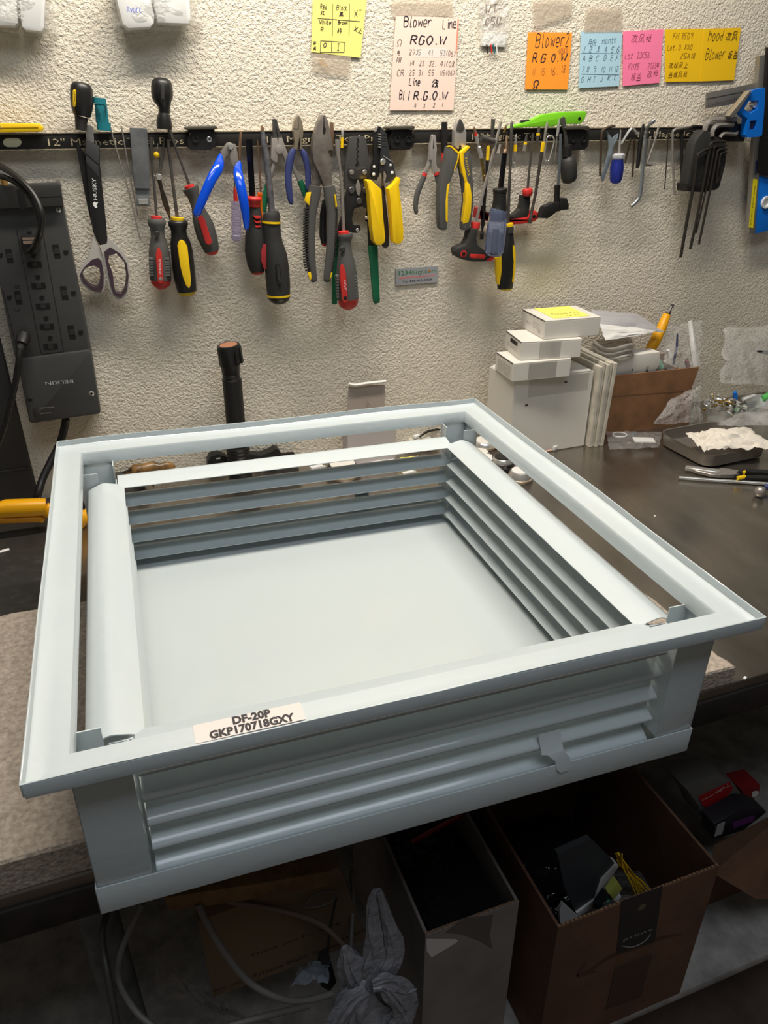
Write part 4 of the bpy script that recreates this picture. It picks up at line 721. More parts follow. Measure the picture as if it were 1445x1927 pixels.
key([(1190, 396), (1060, 396), (1000, 402), (962, 430), (945, 490)], 20, GSTEEL, .046); key([(1170, 440), (1080, 440), (1034, 452), (1010, 486), (1004, 530)], 18, GSTEEL, .050)
key([(1195, 500), (1190, 512), (1115, 508), (1085, 514), (1068, 540)], 15, GSTEEL, .048); key([(1110, 572), (1040, 572), (1004, 580), (985, 606), (978, 660), (900, 1100), (832, 1418)], 12, OXB, .056)
key([(1118, 604), (1060, 602), (1030, 612), (1018, 640), (980, 850), (878, 1292)], 7, OXB, .056); key([(1118, 632), (1080, 630), (1055, 640), (1044, 664), (1010, 850), (900, 1382)], 10, OXB, .056)
key([(1118, 660), (1095, 658), (1076, 666), (1066, 690), (1050, 800), (1040, 900)], 8, OXB, .056); key([(1000, 618), (940, 640), (900, 668), (885, 700), (860, 900), (820, 1120), (756, 1484)], 13, OXB, .056)
key([(985, 660), (960, 800), (945, 900)], 7, OXB, .056); key([(1060, 700), (1075, 800), (1050, 890)], 5, OXB, .054)
# ---- combination square and spirit level at the right edge
t = tool('combination_square', 'combination square with engraved steel rule and blue casting at the right edge', 'square', 1400, 250)
PL('rule', t, fH([(962, 188), (1412, 98), (1425, 170), (1330, 196), (1270, 240), (1130, 285), (955, 310)]), .020, .0025, mat('rule_steel', (124, 120, 114), .45, .4), .0003)
bm = new()
for j in range(24):
    x = 975+17*j; y = 300-12.6*j*.32-2; plate(bm, fH([(x, y), (x+3, y-.5), (x+3, y-(16 if j % 4 else 30)), (x, y-(16 if j % 4 else 30))]), .0203, .0003)
mk('rule_marks', bm, mat('mark_dark', (58, 55, 52), .6), t, 0, kind='stuff')
PL('groove', t, fH([(965, 232), (1240, 178), (1242, 184), (965, 240)]), .0203, .0003, mat('mark_dark', (58, 55, 52)))
PL('mitre_edge', t, fH([(1300, 172), (1326, 166), (1216, 332), (1170, 386), (1140, 368)]), .062, .012, ALU, .002)
PL('casting', t, fH([(1326, 166), (1425, 146), (1415, 330), (1398, 522), (1366, 534), (1280, 540), (1268, 520), (1284, 392), (1212, 330)]), .056, .014, SKYB, .0, holes=[fH([(1296, 250), (1372, 248), (1366, 312), (1308, 352), (1256, 312)]), fH([(1304, 408), (1358, 402), (1350, 474), (1298, 480)])])
bm = new(); p = W(*fH([(1322, 275)])[0], .043); lathe(bm, p, (0, -1, 0), [(0, .007), (.008, .007), (.010, .005)], 14); mk('lock_nut', bm, CHROME, t, 30)
PL('vial', t, fH([(1302, 415), (1354, 410), (1347, 470), (1299, 476)]), .052, .006, mat('vial_dark', (40, 48, 84), .15), .001)
t = tool('spirit_level', 'blue spirit level with aluminium edge and a yellow label hanging at the right edge', 'spirit level', 1425, 440)
PL('edge_rail', t, fI([(248, 30), (322, 10), (306, 340), (272, 900), (244, 1180), (208, 1726), (148, 1726), (192, 1000), (238, 300)]), .028, .010, ALU, .0006)
PL('body', t, fI([(246, 1170), (420, 1200), (420, 1680), (205, 1728), (222, 1500)]), .027, .018, SKYB, .002)
PL('label', t, fI([(190, 1200), (231, 1206), (188, 1672), (147, 1664)]), .0286, .0004, mat('label_yellow', (232, 214, 30), .5)); letter_along(t, 'DO NOT DROP LEVEL', fI([(168, 1640)])[0], fI([(212, 1260)])[0], .0288, 2.6, INK)
bm = new(); p = W(*fI([(306, 1424)])[0], .0272); r = 11/ppm(p); lathe(bm, p, (0, -1, 0), [(0, r), (.004, r), (.004, r*.72), (.0005, r*.7)], 20); mk('vial_ring', bm, WHITEP, t, 30)
PL('slot', t, fI([(214, 1026), (230, 1024), (222, 1162), (206, 1164)]), .0286, .0006, mat('vial_dark', (40, 48, 84)))
t = tool('hanging_case', 'black case hanging at the far right edge over the level', 'case', 1440, 325)
PL('case', t, fI([(330, -60), (560, -60), (560, 1150), (330, 1172), (268, 1150), (246, 1128), (264, 900), (296, 560)]), .0345, .006, BLACK, .004); PL('seam', t, fI([(286, 800), (560, 806), (560, 814), (286, 808)]), .0350, .001, BLACKM)
# ---- magnetic sticker
t = tool('magnet_card', 'small grey promotional magnet with green lettering on the bare wall', 'magnet', 785, 536)
PL('card', t, [(744.5, 506.5), (824, 500.5), (823, 531), (745, 537.5)], .0030, .0022, mat('card_grey', (158, 160, 164), .45))
letter_along(t, '1234buy.com', (747.5, 518.8), (821, 512.6), .0031, 8.6, mat('print_green', (38, 122, 66), .5)); letter_along(t, 'Tel: 888-412-3428', (757, 532.5), (812, 527.6), .0031, 4.2, INK)
PL('red_line', t, [(751, 521.5), (818, 516.6), (818.5, 519), (788, 522), (751, 525.6)], .0031, .0001, mat('print_pinkred', (196, 132, 132), .6))
bm = new(); disc_px(bm, 808.4, 509.6, 2.3, .0032, .0002, 12); mk('dot', bm, mat('print_orange', (206, 120, 60), .6), t)
# ---- paper notes
PEN = mat('pen_ink', (44, 36, 48), .6); PENCIL = mat('pencil', (122, 108, 104), .7); PENG = mat('pencil_dark', (84, 70, 62), .7); PBLUE = mat('pen_blue', (92, 110, 200), .6)
TAPE = mat('clear_tape', (206, 192, 174), .12, alpha=.34, bump=(120, .5, .004), spec=.9)
def line(bm, p, q, d, wpx=1.3):
    a, b = Vector((p[0], p[1])), Vector((q[0], q[1])); n_ = Vector((-(b-a).y, (b-a).x)).normalized()*wpx/2
    vs = [bm.verts.new(W(*(a+n_), d)), bm.verts.new(W(*(b+n_), d)), bm.verts.new(W(*(b-n_), d)), bm.verts.new(W(*(a-n_), d))]
    f = bm.faces.new(vs); f.normal_update()
    if f.normal.y > 0: f.normal_flip()
def hand(t, fr, s, items, m, d, wpx=1.2, lines=()):
    bm = new()
    for txt, p0, p1, h in items:
        a, b = fr([p0, p1]); A, B = W(*a, d), W(*b, d); hh = (W(a[0], a[1]-h/s, d)-A).length
        tmp = new(); nat = pen(tmp, txt, (0, 0, 0), (1, 0, 0), (0, 0, 1), hh, 1); tmp.free()
        tmp = new(); wd = wpx/ppm(A); pen(tmp, txt, (0, 0, 0), (1, 0, 0), (0, 0, 1), hh, wd)
        f = (B-A).length/max(nat, 1e-6); xd = (B-A).normalized(); yd = xd.cross(Vector((0, 1, 0))).normalized()
        # squeeze along the line without thinning the strokes much
        vm = {v: bm.verts.new(A + xd*v.co.x*f + yd*v.co.z) for v in tmp.verts}
        for fc in tmp.faces:
            g = bm.faces.new([vm[v] for v in fc.verts]); g.normal_update()
            if g.normal.y > 0: g.normal_flip()
        tmp.free()
    for p, q in lines:
        a, b = fr([p, q]); line(bm, a, b, d, wpx)
    return mk('handwriting', bm, m, t, 0, kind='stuff')
def paper(name, label, q, m, d=.0028, cat='note', group=None, curl=.004):
    t = thing(name, label, cat, W(sum(p[0] for p in q)/4, max(p[1] for p in q), 0), group)
    bm = new(); tl, tr, br, bl = [Vector(p) for p in q]; n = 8; rows = []
    for j in range(n+1):
        v = j/n; row = []
        for i in range(7):
            u = i/6; p = (tl*(1-u)+tr*u)*(1-v) + (bl*(1-u)+br*u)*v; row.append(bm.verts.new(W(p.x, p.y, d)))
        rows.append(row)
    for j in range(n):
        for i in range(6): bm.faces.new((rows[j][i], rows[j+1][i], rows[j+1][i+1], rows[j][i+1]))
    g = bmesh.ops.extrude_face_region(bm, geom=bm.faces[:]); bmesh.ops.translate(bm, verts=[x for x in g['geom'] if isinstance(x, bmesh.types.BMVert)], vec=(0, .0004, 0)); recalc(bm)
    mk('sheet', bm, m, t, 40); return t
def tape(t, pts, d=.0036, name='clear_tape'): return PL(name, t, pts, d, .0002, TAPE)
t = paper('paper_note', 'pale yellow handwritten colour table note taped at the top centre', fJ([(122, -14), (552, -14), (503, 462), (108, 415)]), mat('note_paleyellow', (238, 232, 126), .8))
hand(t, fJ, 4.25, [('Red', (182, 70), (236, 72), 38), ('\u7ea2', (184, 118), (222, 120), 32), ('Black', (312, 78), (400, 84), 38), ('\u9ed1', (332, 130), (372, 132), 34), ('XT', (455, 135), (520, 128), 50), ('White', (174, 192), (272, 196), 32), ('\u767d', (182, 246), (210, 248), 34), ('Brown', (322, 195), (404, 196), 28), ('\u68d5', (316, 268), (358, 270), 44), ('X\u4e0a', (448, 246), (520, 272), 40), ('\u5f00', (124, 358), (152, 360), 28), ('\u5173', (124, 400), (154, 402), 30), ('O', (204, 380), (240, 380), 36), ('I', (314, 402), (344, 402), 52)], PENG, .0031, 1.1,
     [((280, 30), (278, 286)), ((415, 28), (411, 286)), ((160, 146), (502, 172)), ((184, 326), (376, 338)), ((376, 338), (372, 418)), ((372, 418), (180, 418)), ((180, 418), (184, 326)), ((272, 330), (270, 416))])
tape(t, fJ([(112, 424), (428, 452), (412, 612), (125, 570)])); PL('stain', t, fJ([(165, 475), (195, 470), (240, 525), (246, 545), (190, 525)]), .0031, .0002, mat('stain_amber', (206, 168, 92), .6))
t = paper('paper_note', 'pink Blower Line note with rows of numbers above the middle tool bar', fJ([(786, 114), (1291, 150), (1246, 882), (735, 882)]), mat('note_rose', (236, 210, 196), .8))
hand(t, fJ, 4.25, [('Blower', (850, 212), (1080, 212), 78), ('Line', (1160, 232), (1276, 220), 72), ('RGO.W', (904, 352), (1200, 356), 66), ('Line', (892, 682), (984, 682), 56), ('\u7ebf', (1072, 698), (1130, 700), 66), ('Bl', (812, 790), (858, 792), 62), ('|', (872, 800), (896, 802), 72), ('R.G.O.W', (928, 796), (1206, 794), 62)], PEN, .0031, 1.7)
hand(t, fJ, 4.25, [('Q', (794, 366), (842, 366), 50), ('\u7535', (792, 440), (826, 442), 40), ('\u963b', (790, 500), (834, 502), 42), ('2735', (892, 436), (992, 438), 40), ('41', (1042, 442), (1084, 442), 42), ('53(06)', (1140, 444), (1264, 448), 42), ('14', (894, 524), (938, 524), 40), ('23', (974, 524), (1014, 526), 40), ('32.', (1050, 528), (1112, 530), 42), ('41(08', (1138, 530), (1258, 534), 42), ('CR.', (794, 606), (876, 606), 46), ('25', (892, 602), (942, 602), 42), ('31', (966, 602), (1004, 602), 42), ('55', (1046, 602), (1096, 602), 42), ('115(06)', (1134, 604), (1256, 600), 40), ('4', (930, 862), (952, 862), 34), ('3', (1004, 862), (1022, 862), 30), ('2', (1082, 858), (1104, 858), 34), ('1', (1152, 852), (1164, 852), 28)], PENCIL, .0031, .9)
tape(t, fJ([(746, -10), (1240, -10), (1250, 130), (760, 118)])); PL('red_edge', t, fJ([(1280, 150), (1290, 150), (1272, 430), (1264, 410)]), .0031, .0002, mat('print_coral', (232, 140, 116), .7)); PL('correction_strip', t, fJ([(938, 392), (1190, 386), (1192, 458), (936, 458)]), .00295, .0001, mat('note_white', (226, 216, 208), .8))
t = thing('wire_packet', 'small clear packet marked in pen with four cut wire ends showing below', 'packet', W(930, 105, 0))
PL('wrapper', t, fK([(58, -6), (205, -6), (202, 120), (192, 220), (62, 216), (56, 120)]), .0042, .0030, mat('bag_film', (240, 238, 232), .12, alpha=.3, bump=(110, .9, .010), spec=1.0), 0); PL('card_insert', t, fK([(84, 158), (186, 164), (180, 226), (66, 222)]), .0038, .0020, WHITEP, .0004)
hand(t, fK, 2.5575, [('WT-', (84, 64), (172, 56), 40), ('CSU', (84, 122), (166, 112), 32)], PENCIL, .0045, 1.3)
for x0, x1, m in ((92, 94, BLACK), (112, 116, RED), (122, 130, TEAL), (138, 142, WHITEP)): LF('wire_end', t, fK([(x0, 214, 3.4), (x1, 258 if m is not WHITEP else 262, 3.2)]), m, .0046, 1, 8)
t = paper('sticky_note', 'orange Blower 2 sticky note on the wall', fK([(292, 155), (503, 157), (481, 431), (276, 430)]), mat('note_orange', (248, 152, 44), .8), cat='note')
hand(t, fK, 2.5575, [('Blower2', (326, 228), (492, 220), 62), ('R', (312, 300), (340, 298), 42), ('G', (352, 298), (380, 298), 38), ('O.', (400, 296), (440, 296), 36), ('W', (446, 292), (486, 288), 34), ('Q', (312, 422), (346, 422), 34)], PEN, .0031, 1.5)
hand(t, fK, 2.5575, [('(06)', (436, 256), (480, 254), 22), ('11', (308, 362), (326, 362), 34), ('15', (350, 362), (374, 362), 32), ('16.', (394, 360), (436, 358), 34), ('18', (446, 350), (474, 348), 34)], mat('pencil_orange', (176, 104, 52), .7), .0031, 1)
tape(t, fK([(314, -6), (506, -6), (500, 76), (430, 100), (322, 132)]))
t = paper('sticky_note', 'light blue sticky note lettered with months and letters', fK([(545, 153), (744, 150), (728, 414), (534, 424)]), mat('note_blue', (172, 208, 226), .8), cat='note')
hand(t, fK, 2.5575, [('\u6708\u4efd', (578, 220), (622, 218), 30), ('month', (646, 212), (718, 206), 30), ('1', (554, 250), (566, 250), 26), ('2', (584, 250), (602, 250), 26), ('3', (620, 250), (636, 250), 26), ('4', (656, 252), (672, 252), 28), ('5', (690, 252), (704, 252), 26), ('6', (716, 250), (732, 250), 26), ('A', (552, 294), (568, 294), 26), ('B', (584, 294), (600, 294), 26), ('C', (616, 292), (632, 292), 24), ('D', (654, 290), (670, 290), 24), ('E', (686, 292), (700, 292), 26), ('F', (712, 292), (724, 292), 24), ('7', (548, 346), (562, 346), 26), ('8', (572, 346), (586, 346), 26), ('9', (602, 348), (618, 348), 28), ('10', (640, 346), (664, 346), 26), ('11', (676, 346), (694, 346), 26), ('12', (706, 344), (726, 344), 26), ('G', (546, 394), (560, 394), 24), ('H', (576, 394), (592, 394), 24), ('I', (604, 392), (614, 392), 24), ('J', (636, 392), (650, 392), 26), ('K', (672, 386), (690, 386), 24), ('L', (704, 384), (722, 384), 24)], mat('pencil_blue', (98, 122, 140), .7), .0031, .9, [((548, 256), (732, 258)), ((548, 356), (728, 360))])
tape(t, fK([(574, 36), (742, 34), (744, 156), (560, 158)]), .0033)
t = paper('sticky_note', 'hot pink sticky note next to the blue one', fK([(748, 152), (942, 141), (923, 398), (746, 414)]), mat('note_pink', (250, 128, 168), .8), cat='note')
hand(t, fK, 2.5575, [('\u6539\u98ce\u6279', (786, 206), (888, 204), 40), ('Lot: 23K56', (756, 284), (876, 276), 28), ('FM35', (772, 334), (826, 332), 26), ('2023\u5e74', (866, 330), (922, 326), 26), ('\u677f\u76d6', (784, 388), (836, 386), 34), ('\u6539\u6279', (862, 374), (920, 366), 32)], mat('pencil_pink', (172, 84, 110), .7), .0031, 1)
for q, lab, items in ((fK([(951, 142), (1137, 138), (1118, 392), (950, 394)]), 'left one of two overlapping gold sticky notes', [('FM 3509', (986, 188), (1084, 186), 28), ('Lot.NO. XAO', (960, 242), (1082, 238), 24), ('25A18', (1022, 282), (1096, 280), 24), ('\u6539\u677f\u98ce\u4e0a', (966, 328), (1062, 326), 26), ('\u76d6\u677f\u98ce\u6279', (964, 374), (1058, 372), 28)]),
    (fK([(1138, 138), (1315, 134), (1282, 386), (1119, 392)]), 'right one of two overlapping gold sticky notes, marked hood and Blower', [('hood', (1156, 196), (1230, 192), 48), ('\u6539\u98ce', (1240, 198), (1300, 194), 42), ('Blower', (1142, 286), (1238, 282), 48), ('\u677f\u76d6', (1250, 284), (1300, 280), 36)])):
    t = paper('sticky_note', lab, q, mat('note_gold', (240, 192, 8), .8), d=.0028 if 'left' in lab else .0033, cat='note', group='gold sticky notes')
    hand(t, fK, 2.5575, items, mat('pencil_gold', (150, 112, 16), .7) if 'left' in lab else mat('pencil_gold2', (96, 72, 20), .7), .0031 if 'left' in lab else .0036, 1.0 if 'left' in lab else 1.4)
# ---- clear bags with white parts at the top left
FILM = MATS['bag_film']
def crumple(bm, outline, d, depth, n=14, seed=0, fr=None):
    """bag film: bulged sheet over a photo outline (quad tl, tr, br, bl)"""
    tl, tr, br, bl = [Vector(p) for p in outline]; rows = []
    for j in range(n+1):
        v = j/n; row = []
        for i in range(n+1):
            u = i/n; p = (tl*(1-u)+tr*u)*(1-v) + (bl*(1-u)+br*u)*v
            e = min(u, 1-u, 1-v)*2; nz = noise.noise(Vector((u*5+seed, v*5, seed)))
            row.append(bm.verts.new(W(p.x, p.y, d + depth*(min(1, e*2.2)*.8 + .22*nz*min(1, e*4)))))
        rows.append(row)
    for j in range(n):
        for i in range(n): bm.faces.new((rows[j][i], rows[j+1][i], rows[j+1][i+1], rows[j][i+1]))
t = thing('parts_bag', 'clear plastic bag with two white boxes at the top left corner', 'bag', W(50, 75, 0))
bm = new(); crumple(bm, [(-70, -40), (104, -40), (111, 74), (-70, 50)], .004, .034, seed=3); mk('film', bm, FILM, t, 60)
for q, lab in (([(-70, -40), (28, -40), (34, 44), (28, 50), (-70, 46)], 'white box inside the corner bag, left one'), ([(32, -40), (88, -40), (84, 52), (78, 60), (48, 57), (40, 50)], 'white box inside the corner bag, right one')):
    bm = new(); plate(bm, q, .030, .026, .004); mk('parts_box', bm, WHITEP, None, 35, label=lab, cat='box', group='white boxes in hanging bags')
t = thing('parts_bag', 'clear plastic bag marked in blue with two white packs, top left', 'bag', W(300, 60, 0))
bm = new(); crumple(bm, [(206, -40), (376, -40), (382, 58), (214, 62)], .004, .036, seed=9); mk('film', bm, FILM, t, 60)
hand(t, frame(0, 0, 3.6125), 3.6125, [('Avocc', (862, 84), (968, 86), 42)], PBLUE, .0425, 1.3)
for q, lab in (([(208, -40), (276, -40), (292, 30), (291, 44), (284, 52), (242, 55), (230, 46)], 'rounded white pack inside the blue marked bag, left one'), ([(280, -40), (356, -40), (361, 36), (356, 46), (296, 44), (291, 20)], 'rounded white pack inside the blue marked bag, right one')):
    bm = new(); plate(bm, q, .032, .026, .006); mk('parts_box', bm, WHITEP, None, 35, label=lab, cat='box', group='white boxes in hanging bags')
# ---- power strip
fL = frame(0, 560, 6.423)
STRIP = mat('strip_grey', (66, 66, 66), .45, bump=(500, .15, .001)); STRIPD = mat('strip_dark', (44, 43, 42), .5); HOLE = mat('hole_black', (12, 12, 12))
t = thing('power_strip', 'big dark grey surge protector with rows of outlets screwed to the wall at the left', 'power strip', W(100, 790, 0))
PL('body', t, [(-50, 352), (113, 347), (119, 388), (172, 664), (176, 690), (36, 708), (-10, 495)], .046, .044, STRIP, .003)
PL('end_block', t, [(33, 682), (40, 676), (168, 659), (173, 668), (190, 776), (187, 780), (60, 798), (55, 795)], .052, .050, STRIP, .006)
PL('cord_cover', t, fB([(-240, 350), (520, 318), (546, 332), (576, 520), (-240, 562)]), .056, .020, STRIPD, .003); PL('notch', t, fB([(152, 366), (214, 362), (246, 540), (180, 552)]), .0563, .001, HOLE)
PL('cover_seam', t, fB([(240, 440), (560, 428), (561, 433), (240, 446)]), .0563, .0004, HOLE)
for a, b in (((31, 433), (78, 666)), ((80, 433), (120, 661)), ((78, 667), (120, 662)), ((5, 545), (42, 700))):
    bm = new(); line(bm, a, b, .0465, 1.0); mk('seam', bm, HOLE, t, 0)
def slots(cx, cy, vert):
    bm = new(); ux, uy = (1, -.06); vx, vy = (.19, .98)
    def q(a, b): return (cx+a*ux+b*vx, cy+a*uy+b*vy)
    L, Hh = (13.2, 5.6) if not vert else (6.0, 13.0)
    plate(bm, [q(-L, -Hh), (q(L, -Hh)), q(L, Hh), q(-L, Hh)], .0464, .0005); return mk('blade_slots', bm, HOLE, t, 0)
def shutter(cx, cy, vert):
    bm = new(); ux, uy = (1, -.06); vx, vy = (.19, .98)
    def q(a, b): return (cx+a*ux+b*vx, cy+a*uy+b*vy)
    L, Hh = (5, 4.6) if not vert else (5, 5)
    plate(bm, [q(-L, -Hh), q(L, -Hh), q(L, Hh), q(-L, Hh)], .0470, .0006, .0002); mk('shutter', bm, STRIPD, t, 0)
def ground(cx, cy):
    bm = new(); p = []
    for i in range(9): a = math.pi*i/8; p.append((cx+4.6*math.cos(a), cy+.5+4.8*math.sin(a)))
    plate(bm, [(cx+4.6, cy-3.6)] + p + [(cx-4.6, cy-3.6)], .0464, .0005); mk('ground_hole', bm, HOLE, t, 0)
for c in ((65, 498), (72.7, 538), (81, 576.5), (88.3, 615), (95.3, 652)): slots(*c, False); shutter(*c, False)
for c in ((55, 439), (63.3, 481), (71.2, 521.4), (79, 560.3), (86.7, 599), (94.2, 636.3), (124, 474.7), (138, 552), (151.8, 626), (1, 480), (17.2, 560)): ground(*c)
for c in ((106.3, 473), (120.8, 551.5), (134.7, 625.4), (17.6, 481.4), (34.3, 560)): slots(*c, True); shutter(*c, True)
for x, y, d in ((110, 395, .0465), (172.3, 740.6, .0525), (57, 751.5, .0525)):
    bm = new(); disc_px(bm, x, y, 5, d, .002); mk('screw', bm, CHROME if x > 60 else STRIPD, t)
    bm = new(); plate(bm, [(x-3, y-.7), (x+3, y-.7), (x+3, y+.7), (x-3, y+.7)], d+.0022, .0003); plate(bm, [(x-.7, y-3), (x+.7, y-3), (x+.7, y+3), (x-.7, y+3)], d+.0022, .0003); mk('screw_slot', bm, HOLE, t, 0)
LGREY = mat('print_grey', (190, 190, 190), .6)
letter_along(t, 'BELKIN', fL([(888, 992)])[0], fL([(545, 1020)])[0], .0522, 6.6, LGREY)
letter_along(t, 'Not Grounded', fL([(655, 1318)])[0], fL([(482, 1330)])[0], .0522, 2.4, LGREY); letter_along(t, 'Protected', fL([(612, 1386)])[0], fL([(496, 1396)])[0], .0522, 2.4, LGREY)
letter_along(t, 'N', fB([(128, 1226)])[0], fB([(128, 1262)])[0], .0464, 11, INK); letter_along(t, 'L', fB([(172, 1478)])[0], fB([(180, 1440)])[0], .0464, 9, INK)
PL('indicator', t, fL([(390, 1345), (402, 1326), (440, 1324), (456, 1340), (462, 1420), (450, 1440), (418, 1442), (402, 1428)]), .0524, .0008, STRIPD, .0003)
BCORD = mat('cord_black', (26, 25, 24), .4)
t = thing('power_plug', 'flat black plug with its cord in the middle outlet column', 'plug', W(58, 470, .046))
PL('plug_body', t, fB([(186, 806), (196, 796), (320, 796), (362, 830), (368, 915), (300, 960), (215, 956), (195, 905)]), .074, .026, BLACK, .004); PL('name_band', t, fB([(200, 806), (318, 804), (322, 822), (204, 826)]), .0745, .001, mat('band_pinkish', (142, 122, 108), .5)); PL('name_band', t, fB([(206, 836), (324, 832), (328, 860), (212, 864)]), .0745, .001, mat('band_pinkish', (142, 122, 108)))
bm = new(); tube(bm, [W(x, y, d) for (x, y), d in zip(fB([(-100, 120), (60, 190), (200, 300), (320, 440), (380, 620), (350, 800), (280, 930)]), (.03, .06, .085, .10, .11, .10, .078))], .0042, 10, 5); mk('cord', bm, BCORD, t)
bm = new(); tube(bm, [W(x, y, d) for (x, y), d in zip(fB([(-100, 230), (60, 265), (200, 350), (310, 500), (360, 680), (330, 850), (262, 930)]), (.04, .06, .080, .092, .10, .095, .076))], .0036, 10, 5); mk('cord', bm, BCORD, t)
t = thing('power_plug', 'ribbed black plug whose cord drops down at the left column', 'plug', W(42, 650, .046))
LF('plug_body', t, fL([(290, 440, 70, .052), (282, 500, 78, .060), (262, 560, 60, .070)]), BLACK, .06, .7, 10); LF('strain_relief', t, fL([(256, 575, 46, .074), (252, 585, 40, .075), (250, 592, 46, .076), (247, 604, 38, .077), (244, 612, 42, .078), (240, 640, 30, .080)]), BLACKM, .07, 1, 12, smooth=25)
bm = new(); tube(bm, [W(x, y, d) for (x, y), d in zip(fL([(240, 635), (228, 760), (200, 950), (150, 1200), (60, 1560), (-60, 1900), (-140, 2150)]), (.080, .085, .085, .085, .085, .085, .085))], .0044, 10, 5); mk('cord', bm, BCORD, t)
bm = new(); tube(bm, [W(124, 788, .03), W(121, 806, .03), W(112, 836, .034), W(96, 868, .045), W(80, 902, .06), W(70, 935, .075), atz(60, 962, .006)], .0062, 10, 5); mk('mains_cable', bm, BCORD, None, 60, label='thick black cord dropping from the surge protector to the bench', cat='cable')
p = atz(74, 946, 0)
t = thing('equipment_case', 'tall black equipment case standing on the bench at the far left', 'case', (p.x-.2, p.y+.03, 0))
bm = new(); box(bm, (p.x-.2, p.y+.045, .16), (.4, .09, .32), bev=.003); mk('housing', bm, BLACKM, t)
bm = new(); box(bm, (p.x-.2, p.y-.0005, .065), (.396, .002, .002)); mk('seam', bm, mat('seam_grey', (56, 56, 56), .5), t)
LF('brass_ferrule', None, [(6, 333, 6), (9, 350, 6.5)], mat('ferrule_amber', (176, 136, 76), .35, .6), .03, 1, 12, label='short amber ferrule standing on the surge protector behind the cords', cat='ferrule')
# ================================================================== on the bench
fM = frame(380, 620, 3.6125); fN = frame(80, 740, 3.6125); fP = frame(890, 550, 5.558); fR = frame(1080, 560, 3.959); fS = frame(1120, 720, 4.446); fO = frame(0, 820, 4.587); fU = frame(520, 800, 4.014); fV = frame(880, 800, 8.028)
CARDW = mat('white_card', (216, 212, 204), .6); CARDG = mat('white_card_inner', (168, 156, 146), .7); CARDB = mat('brown_card', (140, 100, 68), .75, vary=(22, (118, 84, 58), .4, .65)); TAPEG = mat('packing_tape', (226, 222, 214), .15, alpha=.25, spec=.8)
PRG = mat('print_lightgrey', (140, 134, 132), .7)
def frame3(zb, fl, fr, bl, ft):
    P0, P1, P2 = atz(*fl, zb), atz(*fr, zb), atz(*bl, zb); u = P1-P0; L = u.length; u.normalize()
    v = Vector((-u.y, u.x, 0)); D = (P2-P0).dot(v); H = aty(*ft, P0.y).z - zb
    return P0, u, v, L, D, H
def obox(bm, P0, u, v, a, b, c, bev=0):
    """oriented box: ranges a along u, b along v, c along z"""
    ret = bmesh.ops.create_cube(bm, size=1)['verts']
    for q in ret:
        q.co = P0 + u*(a[0]+(q.co.x+.5)*(a[1]-a[0])) + v*(b[0]+(q.co.y+.5)*(b[1]-b[0])) + Vector((0, 0, c[0]+(q.co.z+.5)*(c[1]-c[0])))
    if bev: bmesh.ops.bevel(bm, geom=list({e for q in ret for e in q.link_edges}), offset=bev, segments=2, affect='EDGES')
    recalc(bm)
def surf_text(parent, txt, org, xd, yd, size, m, width=None, off=.0004):
    xd = Vector(xd).normalized(); yd = Vector(yd).normalized(); zd = xd.cross(yd)
    tb = text_bm(txt, (0, 0, 0), (1, 0, 0), (0, 1, 0), size, res=1); f = 1
    if width: f = width/max(v.co.x for v in tb.verts)
    for v in tb.verts: v.co = Vector(org) + xd*v.co.x*f + yd*v.co.y + zd*(off)
    return mk('lettering', tb, m, parent, 0)
# ---- big white carton and three small ones on it
A, B = aty(968, 722, -.129), aty(1112, 694, -.129); zt = (A.z+B.z)/2
t = thing('carton', 'large plain white carton by the wall under three small boxes', 'box', ((A.x+.648)/2, -.08, 0))
P0 = Vector((A.x, -.129, 0)); U, V = Vector((1, 0, 0)), Vector((0, 1, 0)); LW = .648-A.x
bm = new(); obox(bm, P0, U, V, (0, LW), (0, .098), (0, zt), .0015); mk('body', bm, CARDW, t)
bm = new(); obox(bm, P0, U, V, (.006, LW-.004), (.001, .096), (zt, zt+.0016)); mk('lid_flap', bm, CARDW, t)
bm = new(); obox(bm, P0, U, V, (.03, LW-.01), (-.0003, 0), (zt-.035, zt-.002)); mk('tape', bm, TAPEG, t)
for x, z in ((.026, .10), (.105, .135)):
    bm = new(); obox(bm, P0, U, V, (x, x+.006), (-.0004, .002), (z, z+.0035)); mk('tear_hole', bm, mat('tear_dark', (70, 64, 60), .8), t)
z1 = zt+.0017
def carton(label, zb, fl, fr, bl, ft):
    P0, u, v, L, D, H = frame3(zb, *fP([fl, fr, bl, ft])); D = max(D, .06)
    t = thing('small_carton', label, 'box', P0, 'small white cartons in a stack')
    bm = new(); obox(bm, P0, u, v, (0, L), (0, D), (0, H-.0012), .001); mk('body', bm, CARDW, t)
    bm = new(); obox(bm, P0, u, v, (.0012, L), (.0005, D-.0005), (H-.0011, H)); mk('lid', bm, CARDW, t)
    bm = new(); obox(bm, P0, u, v, (-.0003, .001), (.002, D-.002), (H-.0016, H-.0006)); mk('lid_gap', bm, mat('tear_dark', (70, 64, 60)), t)
    return t, P0, u, v, L, D, H
t1, P0, u, v, L, D, H = carton('lowest small white carton, with six printed lines on its end', z1, (410, 938), (1010, 880), (160, 812), (425, 750))
for j in range(6): surf_text(t1, ('XXX', 'Ixxxxxxxx xxxx', 'xxxxx xxx xxxxx', 'xxx xxxxxx xxxx', 'xxxxx xxxxxxx', 'xxxx xxxx')[j].replace('X', 'm').replace('x', 'n').replace('I', 'i'), P0 + v*(D-.012) + Vector((0, 0, H-.010-.0036*j)) - u*.0006, -v, (0, 0, 1), .0042, PRG, D*.72)
bm = new(); obox(bm, P0, u, v, (.03, .085), (-.0003, 0), (.002, H-.002)); mk('tape', bm, TAPEG, t1)
z2 = z1+H
